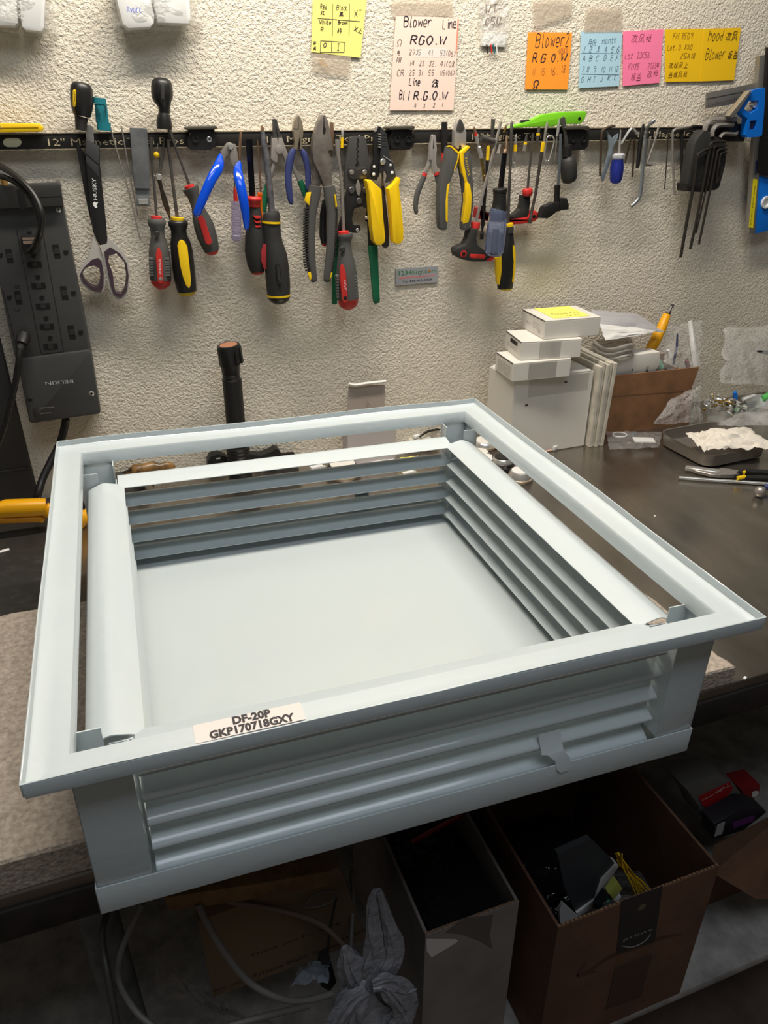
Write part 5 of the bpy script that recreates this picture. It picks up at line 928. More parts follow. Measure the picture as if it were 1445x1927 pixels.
t2, P0, u, v, L, D, H = carton('middle small white carton, with a barcode on its end', z2, (490, 718), (1120, 680), (250, 590), (525, 522))
bm = new(); y = .018
while y < D-.03:
    wd = random.choice((.0008, .0014, .002)); obox(bm, P0, u, v, (-.0006, -.0003), (y, y+wd), (H-.0125, H-.005)); y += wd+random.choice((.0008, .0012))
mk('barcode', bm, mat('print_black', (40, 36, 40)), t2, 0, kind='stuff')
for j in range(2): surf_text(t2, 'nnn nnnnnnn nn', P0 + v*(D-.014) + Vector((0, 0, H-.018-.0042*j)) - u*.0006, -v, (0, 0, 1), .0038, PRG, D*.62)
bm = new(); obox(bm, P0, u, v, (.035, .075), (-.0003, 0), (.002, H-.002)); mk('tape', bm, TAPEG, t2)
z3 = z2+H
t3, P0, u, v, L, D, H = carton('topmost small white carton, with a yellow sticky note on its lid', z3, (740, 498), (1315, 450), (440, 368), (765, 302))
surf_text(t3, 'C\u0404', P0 + v*(.026) + Vector((0, 0, H-.026)) - u*.0006, -v, (0, 0, 1), .008, PRG); surf_text(t3, 'Avocc', P0 + v*(D-.022) + Vector((0, 0, H-.019)) - u*.0006, -v, (0, 0, 1), .007, PRG)
for j in range(3): surf_text(t3, 'nnnnnnn', P0 + v*(D*.5) + Vector((0, 0, H-.012-.0045*j)) - u*.0006, -v, (0, 0, 1), .0034, PRG, D*.3)
tn = thing('sticky_note', 'yellow sticky note lying on the lid of the topmost small carton', 'note', P0 + u*.04 + v*.05 + Vector((0, 0, H)))
bm = new(); obox(bm, P0 + Vector((0, 0, H)), u, v, (.022, .094), (.012, D-.004), (.0002, .0008)); mk('sheet', bm, mat('note_lemon', (240, 232, 110), .8), tn)
bm = new(); pen(bm, 'hood FM', P0 + u*.032 + v*.035 + Vector((0, 0, H+.001)), u, v, .012, .0009); pen(bm, 'TX 25', P0 + u*.05 + v*.018 + Vector((0, 0, H+.001)), u, v, .009, .0008); mk('handwriting', bm, PENG, tn, 0, kind='stuff')
# ---- white boards standing against the carton
bx0 = .652
for i in range(5):
    w_ = (.0072, .0052, .0060, .0068, .0078)[i]; h = zt + (.010, .016, .013, .015, .014)[i]; y0 = -.138-(.002, .0, .004, .001, .003)[i]
    bm = new(); obox(bm, Vector((bx0, y0, 0)), U, V, (0, w_-.0006), (0, .125), (0, h), .0006)
    for q in bm.verts: q.co.x += q.co.z*.03*(i/4)
    mk('white_board', bm, mat('board_edge', (212, 206, 192), .7, vary=(40, (190, 184, 170), .4, .6)), None, 30, label='thin off white %s board in the upright pack beside the white carton' % ('first, leftmost', 'second', 'third, middle', 'fourth', 'fifth, rightmost')[i], cat='board', group='upright pack of white boards'); bx0 += w_
# ---- brown parts box with things in it
tb = thing('parts_box', 'open brown cardboard box full of bags and tools by the wall', 'box', (.78, -.06, 0))
q = [(1148, 708), (1316, 691), (1302, 728), (1297, 798), (1130, 821)]
bm = new(); plate(bm, q, .100, .003); mk('front_panel', bm, CARDB, tb, 30)
a, b = W(1148, 708, .100), W(1316, 691, .100); zc = a.z
bm = new(); box(bm, (a.x-.0015+.003, -.0525, zc/2), (.003, .089, zc)); mk('side_panel', bm, CARDB, tb, 0)
bm = new(); box(bm, (b.x-.012, -.0525, zc/2-.01), (.003, .089, zc-.02)); mk('side_panel', bm, CARDB, tb, 0)
bm = new(); box(bm, ((a.x+b.x)/2, -.009, zc/2), (b.x-a.x-.03, .003, zc)); mk('back_panel', bm, CARDB, tb, 0)
PL('crease', tb, fR([(250, 735), (880, 690), (880, 696), (250, 741)]), .1004, .0004, mat('crease_brown', (110, 78, 52), .8))
t = thing('carton', 'small white carton with black letters sticking out of the brown parts box', 'box', W(1190, 705, .085), None)
PL('body', t, fR([(250, 490), (420, 430), (640, 405), (640, 500), (600, 560), (430, 590), (262, 600)]), .092, .03, CARDW, .002); letter_along(t, 'E', fR([(548, 560)])[0], fR([(556, 512)])[0], .0925, 5, INK); letter_along(t, 'I', fR([(425, 575)])[0], fR([(440, 530)])[0], .0925, 2, INK)
CLEAR = mat('clear_tube', (214, 210, 204), .1, trans=.7, ior=1.15)
bm = new()
c = W(1154, 655, .07)
for j in range(5):
    r = .040 - .004*(j % 2); z = c.z-.010+.005*j
    tube(bm, [Vector((c.x+r*math.cos(a_*math.pi/9), c.y+r*.85*math.sin(a_*math.pi/9), z+.004*math.sin(a_))) for a_ in range(19)], .0032, 6, 1)
mk('tube_coil', bm, CLEAR, None, 60, label='coil of clear plastic tubing on top of the brown parts box', cat='tubing', kind='thing')
t = thing('pin_driver', 'yellow handled driver with a black hex bit leaning in the brown parts box', 'screwdriver', W(1228, 655, .05))
LF('handle', t, fR([(690, 130, 30, .045), (655, 220, 38, .048), (600, 330, 42, .052), (565, 395, 38, .055)]), mat('amber_yellow', (236, 168, 20), .4), .05, 1, 12, (3, 2)); LF('bit', t, fR([(735, 50, 14, .04), (728, 68, 14, .04), (722, 76, 9, .041), (700, 120, 20, .044)]), GUN, .04, 1, 6, smooth=20)
def film3(name, corners, bulge, amp, m, label=None, cat=None, parent=None, n=16, seed=1.0, group=None, freq=4.0):
    tl, tr, br, bl = [Vector(p) for p in corners]; nr = (tr-tl).cross(bl-tl).normalized(); bm = new(); rows = []
    if nr.dot(CAM-tl) < 0: nr = -nr
    for j in range(n+1):
        v_ = j/n; row = []
        for i in range(n+1):
            u_ = i/n; p = (tl*(1-u_)+tr*u_)*(1-v_) + (bl*(1-u_)+br*u_)*v_
            e = min(u_, 1-u_, v_, 1-v_)*2
            k = noise.noise(Vector((u_*freq+seed, v_*freq, seed)))*.6 + (1-2*abs(noise.noise(Vector((u_*freq*1.9, v_*freq*1.9+seed, seed*2)))))*.5
            ed = Vector((noise.noise(Vector((u_*6, v_*6, seed+5))), noise.noise(Vector((u_*6, v_*6, seed+9))), 0))*amp*.8
            row.append(bm.verts.new(p + nr*(bulge*min(1, e*1.6) + amp*k) + ed*(0 if m is CLEAR else 1)))
        rows.append(row)
    for j in range(n):
        for i in range(n): bm.faces.new((rows[j][i], rows[j+1][i], rows[j+1][i+1], rows[j][i+1]))
    return mk(name, bm, m, parent, 30, label=label, cat=cat, group=group)
POLY = mat('poly_film', (224, 222, 220), .18, alpha=.3, bump=(70, .8, .01), spec=.9); POLYD = mat('poly_film_thin', (226, 226, 226), .14, alpha=.16, bump=(50, .9, .012), spec=.9)
PAPERW = mat('paper_white', (222, 220, 216), .75); TISSUE = mat('tissue_white', (224, 216, 204), .9, bump=(90, .4, .004))
film3('paper_sleeve', [W(1110, 583, .03), W(1200, 592, .03), W(1250, 626, .075), W(1128, 618, .08)], .006, .003, mat('grey_paper', (166, 164, 166), .6), 'folded grey white paper lying on the tubing coil', 'paper', seed=2.1)
film3('paper_sheet', [W(1128, 610, .075), W(1248, 621, .07), W(1200, 632, .09), W(1138, 641, .095)], .003, .002, PAPERW, 'small bright white paper flap under the grey folded paper', 'paper', seed=4.4)
film3('parts_bag', [W(1240, 620, .02), W(1318, 604, .02), W(1316, 696, .085), W(1232, 700, .085)], .008, .008, POLYD, 'loose clear bag of small parts sticking up out of the brown box', 'bag', seed=6.2)
bm = new(); loft(bm, fR([(862, 176, 16, .03), (872, 240, 20, .035), (880, 330, 22, .045), (895, 420, 24, .055), (905, 510, 20, .06)]), .04, .9, 8)
for v_ in bm.verts: v_.co += Vector((1, 1, .3))*.0022*noise.noise(v_.co*140)
mk('paper_roll', bm, PAPERW, None, 25, label='rolled white paper standing in the right corner of the brown box', cat='paper')
for q, m, lab in ((fR([(625, 470, 22), (645, 520, 26)]), mat('mint_plastic', (120, 196, 150), .4), 'mint green plastic bit in the bag over the brown box'), (fR([(770, 270, 6), (765, 370, 8), (740, 500, 8)]), mat('navy_wire', (60, 70, 110), .5), 'thin dark blue strip inside the bag over the brown box'), (fR([(700, 390, 14), (715, 440, 22)]), WHITEP, 'white round fitting inside the bag over the brown box'), (fR([(840, 470, 14), (850, 515, 18)]), mat('maroon', (110, 60, 54), .5), 'maroon fitting at the foot of the paper roll')):
    LF('small_fitting', None, q, m, .06, 1, 8, label=lab, cat='fitting')
# ---- bags and bowls of screws at the right
film3('parts_bag', [W(1362, 618, .01), W(1470, 612, .01), W(1480, 730, .10), W(1352, 722, .10)], .012, .010, POLY, 'big crinkled clear bag leaning on the wall at the right edge', 'bag', seed=8.8)
LF('pen', None, [(1424, 661, 1.5), (1430, 662, 3), (1470, 668, 5)], BLACK, .06, 1, 10, label='black pen tip poking in from the right edge over the clear bag', cat='pen')
def bowl(label, px, py, z, r, h):
    c = atz(px, py, z); t = thing('clear_bowl', label, 'bowl', c)
    bm = new(); lathe(bm, c, (0, 0, 1), [(0, r*.72), (h*.9, r*.96), (h, r), (h+.002, r*1.02), (h, r*.95), (h*.1, r*.68), (.002, 0.0005)], 22); mk('bowl', bm, mat('clear_bowl', (212, 214, 212), .12, alpha=.35, spec=.9), t, 40); return c
c1 = bowl('round clear bowl heaped with brass and steel screws', 1358, 792, 0.001, .042, .034)
c2 = bowl('second clear bowl with green lid bits at the right edge', 1432, 786, 0.001, .046, .034)
bm = new(); lathe(bm, (0, 0, 0), (0, 0, 1), [(0, .0004), (.003, .0016), (.014, .0018), (.0142, .0036), (.0165, .003)], 7); SC = bm
me_s = None; scr = None
cols = [BRASS, CHROME, GSTEEL, GUN]
prot = {}
for j in range(46):
    k = j % 4; a_ = random.uniform(0, 6.28); rr = .033*math.sqrt(random.random()); z = c1.z + .030 + .020*(1-rr/.036)*random.uniform(.6, 1)
    loc = Vector((c1.x+rr*math.cos(a_), c1.y+rr*math.sin(a_), z))
    if k not in prot:
        b2 = SC.copy(); prot[k] = mk('screw', b2, cols[k], None, 30, origin=(0, 0, 0), label=('brass', 'bright chrome', 'dull grey', 'dark')[k]+' screw in the heap in the round clear bowl', cat='screw', group='screws heaped in the clear bowl'); o = prot[k]
    else: o = prot[k].copy(); COL.objects.link(o)
    o.location = loc; o.rotation_euler = (random.uniform(0, 3.1), random.uniform(.6, 2.4), random.uniform(0, 6.2))
SC.free()
for q, m, lab in (([(1383, 738, 4), (1384, 750, 4.5)], SKYB, 'small bright blue cap standing in the screw heap'), ([(1380, 776, 5), (1398, 764, 7)], mat('leaf_green', (96, 190, 100), .4), 'light green plastic clip on the rim of the screw bowl'), ([(1434, 750, 6), (1452, 744, 9)], mat('leaf_green', (96, 190, 100), .4), 'light green plastic lid bit in the right edge bowl'), ([(1398, 752, 3), (1420, 744, 3)], WHITEP, 'white tube bit between the two bowls'), ([(1402, 778, 3), (1440, 760, 3)], mat('smoke_tube', (150, 158, 150), .3), 'grey tube bit lying across the right edge bowl')): LF('small_fitting', None, q, m, .10, 1, 8, label=lab, cat='fitting')
film3('parts_bag', [W(1262, 752, .125), W(1316, 728, .115), W(1322, 795, .15), W(1228, 800, .17)], .012, .006, POLY, 'crinkled clear bag between the brown box and the screw bowl', 'bag', seed=1.7)
film3('parts_bag', [atz(1385, 780, .045), atz(1475, 775, .045), atz(1475, 803, .045), atz(1350, 800, .05)], .008, .005, POLY, 'milky clear bag lying behind the tissue', 'bag', seed=3.3)
film3('parts_bag', [atz(1140, 812, .012), atz(1245, 815, .014), atz(1240, 843, .004), atz(1146, 848, .004)], .006, .005, POLYD, 'flat clear bag with fittings lying in front of the brown box', 'bag', seed=5.1)
bm = new(); c = atz(1166, 818, .012); tube(bm, [c + Vector((.014*math.cos(a_*math.pi/8), .012*math.sin(a_*math.pi/8), 0)) for a_ in range(17)], .0014, 6, 1); mk('ring_tag', bm, WHITEP, None, 60, label='white plastic ring on the flat clear bag', cat='ring')
bm = new(); lathe(bm, atz(1180, 820, .012), (1, .1, 0), [(0, .002), (.012, .002), (.0122, .004), (.018, .004), (.0182, .0025), (.024, .0025)], 10); mk('cable_gland', bm, mat('teal_zinc', (130, 160, 162), .3, .8), None, 30, label='small teal zinc fitting beside the white ring', cat='fitting')
bm = new(); obox(bm, atz(1194, 833, .008), Vector((.9, -.4, 0)).normalized(), Vector((.4, .9, 0)).normalized(), (0, .04), (0, .022), (0, .003), .0006); mk('white_tag', bm, PAPERW, None, 30, label='white folded card tag inside the flat clear bag', cat='tag')
# ---- steel tray with tissue
A, B, C = atz(1236, 836, 0), atz(1316, 879, 0), atz(1398, 874, 0)
ud = (B-A); wl = ud.length; ud.normalize(); vd = Vector((-ud.y, ud.x, 0)); vl = max((C-B).dot(vd), .12)
def rrect(P, u, v, L, D, r, z, n=6, infl=0):
    out = []
    for cx, cy, a0 in ((r, r, math.pi), (L-r, r, 1.5*math.pi), (L-r, D-r, 0), (r, D-r, .5*math.pi)):
        for i in range(n+1):
            a_ = a0+math.pi/2*i/n; out.append(P + u*(cx+(r+infl)*math.cos(a_)) + v*(cy+(r+infl)*math.sin(a_)) + Vector((0, 0, z)))
    return out
Pt = A - ud*.004
bm = new(); LL, DD = wl+.02, vl+.03
rings = [rrect(Pt, ud, vd, LL, DD, .025, .0015, infl=-.008), rrect(Pt, ud, vd, LL, DD, .025, .004, infl=-.002), rrect(Pt, ud, vd, LL, DD, .025, .026), rrect(Pt, ud, vd, LL, DD, .025, .0268, infl=.0012), rrect(Pt, ud, vd, LL, DD, .025, .0262, infl=-.0012), rrect(Pt, ud, vd, LL, DD, .025, .0045, infl=-.0035), rrect(Pt, ud, vd, LL, DD, .025, .0028, infl=-.010)]
sweep(bm, rings); mk('steel_tray', bm, mat('tray_steel', (148, 140, 132), .34, .6, bump=(40, .05, .003)), None, 40, label='rounded steel tray holding crumpled white tissue', cat='tray')
film3('tissue', [atz(1290, 818, .030), atz(1400, 806, .040), atz(1470, 842, .034), atz(1322, 850, .030)], .012, .009, TISSUE, 'crumpled white tissue lying over the steel tray', 'tissue', seed=2.7, n=26, freq=5.5)
# ---- pliers and rod on the bench at the right
t = thing('needle_nose_pliers', 'long nose pliers lying open on the steel bench at the right', 'pliers', atz(1360, 890, 0))
def flat_on_bench(name, q, z0, z1, m, bev=.0008):
    bm = new(); F = [bm.verts.new(atz(x, y, z0)) for x, y in q]; f = bm.faces.new(F)
    g = bmesh.ops.extrude_face_region(bm, geom=[f], use_keep_orig=True); bmesh.ops.translate(bm, verts=[x for x in g['geom'] if isinstance(x, bmesh.types.BMVert)], vec=(0, 0, z1-z0)); recalc(bm)
    if bev: bmesh.ops.bevel(bm, geom=bm.edges[:], offset=bev, segments=1, affect='EDGES')
    mk(name, bm, m, t, 35)
flat_on_bench('upper_jaw', fS([(748, 722), (760, 716), (1040, 748), (1045, 772), (1000, 770), (750, 736)]), .004, .010, CHROME); flat_on_bench('lower_jaw', fS([(800, 742), (1000, 772), (1045, 778), (1040, 800), (960, 790), (830, 758)]), .003, .009, GSTEEL)
flat_on_bench('joint', fS([(1030, 746), (1110, 752), (1200, 770), (1225, 790), (1150, 800), (1035, 800)]), .003, .011, GSTEEL)
def rodz(name, q, rp, z, m, parent=None, **k):
    bm = new(); P = [atz(x, y, z) for x, y in q]; tube(bm, P, rp/ppm(P[0]), 10, 3); return mk(name, bm, m, parent, 40, **k)
rodz('upper_handle', fS([(1200, 768), (1250, 752), (1330, 752), (1500, 760), (1620, 780)]), 6.5, .009, BLACK, t); rodz('lower_handle', fS([(1170, 795), (1240, 798), (1330, 800), (1500, 806)]), 5.5, .009, BLACK, t); rodz('yellow_band', fS([(1232, 762), (1254, 740)]), 4, .011, YEL, t); rodz('yellow_band', fS([(1190, 800), (1250, 790)]), 4, .011, YEL, t)
t = thing('steel_rod', 'bright steel rod with a round nut lying in front of the pliers', 'rod', atz(1360, 905, 0))
rodz('rod', fS([(700, 795), (1000, 818), (1300, 837), (1620, 862)]), 3.2, .004, CHROME, t)
bm = new(); p = atz(1430, 926, .009); lathe(bm, p - Vector((0, 0, .008)), (0, 0, 1), [(0, .004), (.003, .0085), (.010, .0095), (.016, .007), (.018, .002)], 14); mk('round_nut', bm, GSTEEL, t, 50)
rodz('dark_end', [(1438, 915), (1475, 922)], 6, .010, NAVY, t)
# ---- flashlight
t = thing('flashlight', 'tall black flashlight standing on its tail near the wall', 'flashlight', atz(450, 905, 0))
FD = .052
LF('head', t, fM([(180, 108, 77), (184, 130, 78), (188, 235, 72), (192, 250, 64), (196, 290, 60)]), BLACK, FD, 1, 24); LF('neck', t, fM([(196, 288, 57), (197, 300, 60), (198, 308, 57), (199, 318, 61), (200, 328, 58), (202, 340, 64)]), BLACK, FD, 1, 20, smooth=25)
LF('tube', t, fM([(203, 338, 66), (230, 640, 64), (242, 790, 70)]), mat('flashlight_black', (30, 29, 29), .5), FD, 1, 20)
LF('ribbed_grip', t, fM([(243, 790, 74), (244, 800, 80), (245, 808, 76), (246, 820, 81), (247, 830, 77), (249, 845, 82), (250, 855, 78), (252, 872, 82), (256, 930, 80), (264, 1010, 78), (266, 1030, 74)]), BLACK, FD, 1, 20, smooth=25)
p0, p1 = W(*fM([(180, 108)])[0], FD), W(*fM([(184, 130)])[0], FD); ax = (p0-p1).normalized(); r = 76/3.6125/ppm(p0)
bm = new(); lathe(bm, p0 - ax*.002, ax, [(0, r), (.003, r), (.003, r*.82), (.0024, r*.80)], 24); mk('bezel', bm, BLACK, t, 30)
bm = new(); lathe(bm, p0 + ax*.0002, ax, [(0, r*.79), (.0012, r*.79), (.0016, r*.6)], 24); mk('copper_disc', bm, mat('copper_mesh', (176, 122, 92), .6, .3, bump=(900, .8, .001)), t, 40)
for j in range(10):
    a_ = 2*math.pi*j/10; s = ax.orthogonal().normalized(); b_ = ax.cross(s); n_ = s*math.cos(a_)+b_*math.sin(a_); tg = ax.cross(n_)
    bm = new(); c = p0 - ax*.017 + n_*(r*.97); ret = bmesh.ops.create_cube(bm, size=1)['verts']
    for q_ in ret: q_.co = c + ax*q_.co.z*.026 + tg*q_.co.x*.007 + n_*q_.co.y*.004
    mk('head_fin', bm, BLACK, t, 20)
# ---- black cutter behind the flashlight
t = thing('plastic_cutter', 'black plastic pistol shaped cutter lying behind the flashlight', 'cutter', atz(470, 880, 0))
PL('grip', t, fM([(42, 960), (42, 895), (60, 862), (110, 850), (170, 866), (180, 960)]), .03, .02, BLACK, .003); PL('glint', t, fM([(96, 874), (124, 870), (126, 880), (98, 884)]), .0304, .0006, CHROME)
PL('barrel', t, fM([(320, 850), (400, 858), (470, 832), (500, 812), (524, 814), (545, 852), (560, 960), (320, 965)]), .03, .02, BLACK, .003); PL('blade', t, fM([(540, 846), (625, 838), (652, 876), (656, 950), (545, 950)]), .026, .006, mat('dark_blade', (50, 46, 42), .5, .5), .0006)
t = thing('brown_lump', 'glossy golden brown lump of wood with dark bark by the wall', 'wood', atz(300, 890, 0))
bm = new(); loft(bm, fN([(560, 560, 20), (620, 530, 34), (700, 512, 36), (800, 500, 34), (870, 498, 32), (900, 502, 16)]), .04, .9, 12, k=2)
for v_ in bm.verts: v_.co += Vector((.6, .6, 1))*.004*noise.noise(v_.co*70)
mk('wood', bm, mat('amber_wood', (138, 104, 60), .3, vary=(45, (44, 34, 26), .45, .62)), t, 60)
t = thing('dark_cap', 'dark grey round cap with a thin wire in the far left louvres', 'cap', atz(235, 915, 0))
bm = new(); c = atz(232, 918, 0); lathe(bm, c, (0, 0, 1), [(0.001, .036), (.012, .038), (.022, .030), (.028, .012), (.029, .002)], 20); mk('cap', bm, mat('cap_grey', (62, 60, 58), .5), t, 50)
bm = new(); tube(bm, [c + Vector(v_) for v_ in ((.0, 0, .028), (.03, -.002, .034), (.046, -.01, .012), (.05, -.02, .002))], .0011, 6, 3); mk('wire', bm, BLACK, t, 60)
# ---- opened small white carton
P0, u, v, L, D, H = frame3(0, (640, 900), (742, 893), (655, 868), (652, 815)); u = Vector((1, 0, 0)); v = Vector((0, 1, 0)); P0 = atz(652, 882, 0); L = (atz(745, 872, 0)-P0).length
P0.y = min(P0.y, -.045)
x0 = aty(654, 850, P0.y).x; x1 = aty(745, 850, P0.y).x; H = aty(700, 800, P0.y).z
t = thing('opened_carton', 'slim white carton with its taupe flap standing open beyond the far louvres', 'box', (x0, P0.y, 0))
Q = Vector((x0, P0.y, 0)); bm = new(); obox(bm, Q, u, v, (0, x1-x0), (0, .03), (0, H), .001); mk('body', bm, mat('carton_greywhite', (190, 182, 180), .6), t)
PL('open_flap', t, [(656.5, 722), (725, 724), (722, 800), (650, 806)], -P0.y-.026, .0012, CARDG, 0)
bm = new(); pts = fM([(1000, 372), (1060, 384), (1120, 376), (1255, 366)]); tube(bm, [W(x, y, -P0.y-.022) for x, y in fM([(998, 368), (1040, 378), (1120, 366), (1250, 352)])], .0026, 6, 3); mk('torn_edge', bm, PAPERW, t, 60)
PL('side_flap', t, fM([(1145, 500), (1152, 504), (1205, 550), (1190, 580), (1130, 580)]), -P0.y-.012, .012, CARDG, 0)
# ---- puck lights, connectors and scraps beyond the diffuser
PUCK = mat('puck_ring', (178, 162, 144), .35, .5); LENS = mat('puck_lens', (226, 222, 214), .3)
def puck(label, px, py, r, h, ring=PUCK, lens=LENS, z=0.0, black=False):
    c = atz(px, py, z); t = thing('puck_light', label, 'puck light', c, 'puck lights behind the diffuser')
    bm = new(); lathe(bm, c, (0, 0, 1), [(0.0005, r*.98), (.003, r), (.005, r), (.0055, r*.92)], 26); mk('rim', bm, ring, t, 40)
    bm = new(); lathe(bm, c + Vector((0, 0, .005)), (0, 0, 1), [(0, r*.9), (h*.6, r*.86), (h, r*.72)], 26); mk('housing', bm, BLACK if black else CHROME, t, 40)
    bm = new(); lathe(bm, c + Vector((0, 0, .005+h)), (0, 0, 1), [(0, r*.7), (.0015, r*.68), (.002, r*.5)], 24); mk('lens', bm, lens, t, 40)
    return c
puck('clear lensed puck light with white connector near the far right louvre corner', 791, 838, .034, .006, lens=mat('glass_pale', (196, 192, 180), .2))
puck('black sided puck light with a pale face seen between the far louvres', 645, 893, .033, .016, black=True)
puck('tan rimmed puck light under the right flange', 911, 840, .026, .008)
puck('shiny chrome puck light nearest the bench gap on the right', 978, 902, .023, .012, lens=PAPERW)
puck('dark puck light half hidden behind the right louvres', 945, 872, .022, .008, ring=GUN, lens=BLACK)
puck('small steel puck light behind the right top slat', 902, 862, .022, .008, ring=CHROME)
def conn(label, px, py, z, s=(.014, .008, .006), rz=.4):
    c = atz(px, py, z); bm = new(); box(bm, c + Vector((0, 0, s[2]/2)), s, rz, bev=.001)
    for k in (-1, 1): box(bm, c + Vector((s[0]*.6*math.cos(rz), s[0]*.6*math.sin(rz), s[2]*.5)) + Vector((-math.sin(rz), math.cos(rz), 0))*k*.002, (.006, .0016, .0016), rz)
    mk('wire_connector', bm, WHITEP, None, 30, label=label, cat='connector', group='white wire connectors')
conn('white wire connector on the clear puck light', 783, 824, .014); conn('white wire connector left of the black sided puck light', 596, 884, .001, (.024, .010, .008), .1); conn('white wire connector right of the black sided puck light', 719, 872, .001); conn('white wire connector by the yellow paper in the far louvre gap', 768, 893, .001, (.022, .008, .006), .1); conn('white wire connector with pink lead at the foot of the white carton', 1043, 846, .001, (.012, .009, .009), .3)
bm = new(); tube(bm, [atz(1038, 847, .006), atz(1015, 852, .003), atz(985, 862, .002)], .0016, 6, 3); mk('pink_lead', bm, mat('pink_wire', (220, 176, 160), .5), None, 60, label='short pink wire lead beside the white carton', cat='wire')
bm = new(); tube(bm, [atz(790, 822, .018), atz(805, 812, .024), atz(830, 808, .02), atz(860, 815, .004)], .0022, 8, 3); mk('black_lead', bm, BCORD, None, 60, label='short black lead from the white connector to the right', cat='wire')
film3('yellow_slip', [atz(752, 862, .008), atz(786, 858, .008), atz(782, 876, .003), atz(746, 880, .003)], .002, .002, mat('note_lemon', (240, 232, 110)), 'crumpled yellow paper slip between the far louvres', 'paper', seed=3.9, n=8)
film3('white_slip', [atz(670, 862, .006), atz(742, 858, .006), atz(740, 880, .002), atz(672, 886, .002)], .002, .002, PAPERW, 'flat white paper slip among the puck lights', 'paper', seed=1.9, n=8)
film3('white_label', [atz(908, 852, .016), atz(926, 856, .016), atz(926, 866, .010), atz(912, 866, .010)], .001, .001, PAPERW, 'small white label on the puck lights under the right flange', 'label', seed=2.9, n=6)
for (x, y, r, lab) in ((930, 862, .008, 'black plastic clip among the puck lights under the right flange'), (952, 884, .007, 'black spring clip beside the chrome puck light')):
    bm = new(); c = atz(x, y, .004); box(bm, c, (r*2.2, r*1.2, .006), .7, bev=.001); box(bm, c+Vector((r, .002, .004)), (r, r*.5, .006), .2, bev=.001); mk('spring_clip', bm, BLACK, None, 30, label=lab, cat='clip')
# ---- yellow clamp meter at the left
t = thing('clamp_meter', 'yellow clamp meter lying on the bench left of the diffuser', 'meter', atz(60, 1000, 0))
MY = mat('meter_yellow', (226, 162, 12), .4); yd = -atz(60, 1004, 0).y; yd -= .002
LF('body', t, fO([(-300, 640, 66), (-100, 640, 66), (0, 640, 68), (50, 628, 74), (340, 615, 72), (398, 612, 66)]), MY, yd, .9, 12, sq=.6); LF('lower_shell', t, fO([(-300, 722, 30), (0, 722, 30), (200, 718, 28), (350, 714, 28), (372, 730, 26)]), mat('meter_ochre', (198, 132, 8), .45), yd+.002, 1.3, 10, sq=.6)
LF('neck', t, fO([(385, 630, 58), (450, 660, 66), (560, 690, 90), (640, 720, 110), (690, 740, 120), (718, 752, 112), (734, 760, 70)]), MY, yd+.002, .7, 14, sq=.7); LF('jaw_pivot', t, fO([(690, 560, 20), (704, 600, 26), (716, 630, 22)]), BLACK, yd, .8, 8)
bm = new(); p = atz(8, 1036, .0045); box(bm, p, (.014, .006, .001), .3); mk('paper_scrap', bm, PAPERW, None, 0, label='tiny white paper scrap on the dark mat', cat='scrap')
bm = new(); p = atz(1232, 972, .0003); box(bm, p + Vector((0, 0, .0008)), (.004, .002, .001), .3); mk('paper_scrap', bm, PAPERW, None, 0, label='tiny white crumb alone on the steel bench at the right', cat='scrap')
bm = new(); p = atz(1401, 1278, .0003); box(bm, p + Vector((0, 0, .0015)), (.005, .003, .0025), .4, bev=.0006); mk('paper_scrap', bm, PAPERW, None, 0, label='tiny white crumb at the bench edge beside the foam', cat='scrap')
# ================================================================== below the bench
SH = -.61
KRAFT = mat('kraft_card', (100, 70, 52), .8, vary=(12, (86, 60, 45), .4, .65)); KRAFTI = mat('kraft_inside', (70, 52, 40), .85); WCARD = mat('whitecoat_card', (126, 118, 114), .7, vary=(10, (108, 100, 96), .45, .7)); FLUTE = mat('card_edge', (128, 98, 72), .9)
def open_carton(label, P0, u, v, L, D, H, m, mi, name='storage_box'):
    t = thing(name, label, 'box', P0 + u*L/2 + v*D/2); th = .004
    for nm, a, b in (('front_panel', (0, L), (0, th)), ('back_panel', (0, L), (D-th, D)), ('side_panel', (0, th), (th, D-th)), ('side_panel', (L-th, L), (th, D-th))):
        bm = new(); obox(bm, P0, u, v, a, b, (.002, H)); mk(nm, bm, m, t, 0)
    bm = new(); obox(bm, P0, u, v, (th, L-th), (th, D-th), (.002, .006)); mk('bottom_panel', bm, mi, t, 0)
    bm = new(); n = 40
    for k in range(n):
        a0 = L*k/n; obox(bm, P0, u, v, (a0, a0+L/n*.6), (.0008, th-.0008), (H, H+.0012+.0012*random.random()))
    mk('torn_edge', bm, FLUTE, t, 0, kind='stuff'); return t
# prime box
fr = aty(1285, 1848, -.80); zb = SH; P1 = Vector((fr.x, -.80, zb)); a = aty(1050, 1748, -.80); b = aty(1337, 1635, -.80)
u = Vector((1, 0, 0)); v = Vector((0, 1, 0)); H = (a.z+b.z)/2-zb; X0 = a.x
t = open_carton('open brown shipping box with black tape and a printed smile below the bench', Vector((X0, -.80, zb)), u, v, fr.x-X0, .30, H, KRAFT, KRAFTI)
PB = Vector((X0, -.80, zb)); LB = fr.x-X0
BT_ = mat('tape_dark', (44, 42, 42), .35); YF = .8008
PL('black_tape', t, [(1170, 1696), (1247, 1668), (1232, 1772), (1160, 1796)], YF, .0006, BT_); PL('black_tape', t, [(1158, 1820), (1228, 1794), (1206, 1876), (1140, 1900)], YF, .0006, mat('tape_brown', (72, 54, 44), .4))
letter_along(t, 'prime', (1171, 1772), (1227, 1750), .8012, 9, mat('print_tapegrey', (150, 148, 146), .6))
bm = new(); S1 = smooth_path([Vector((x, y, 0)) for x, y in ((1170, 1780), (1190, 1782), (1212, 1772), (1224, 1758))], 5)
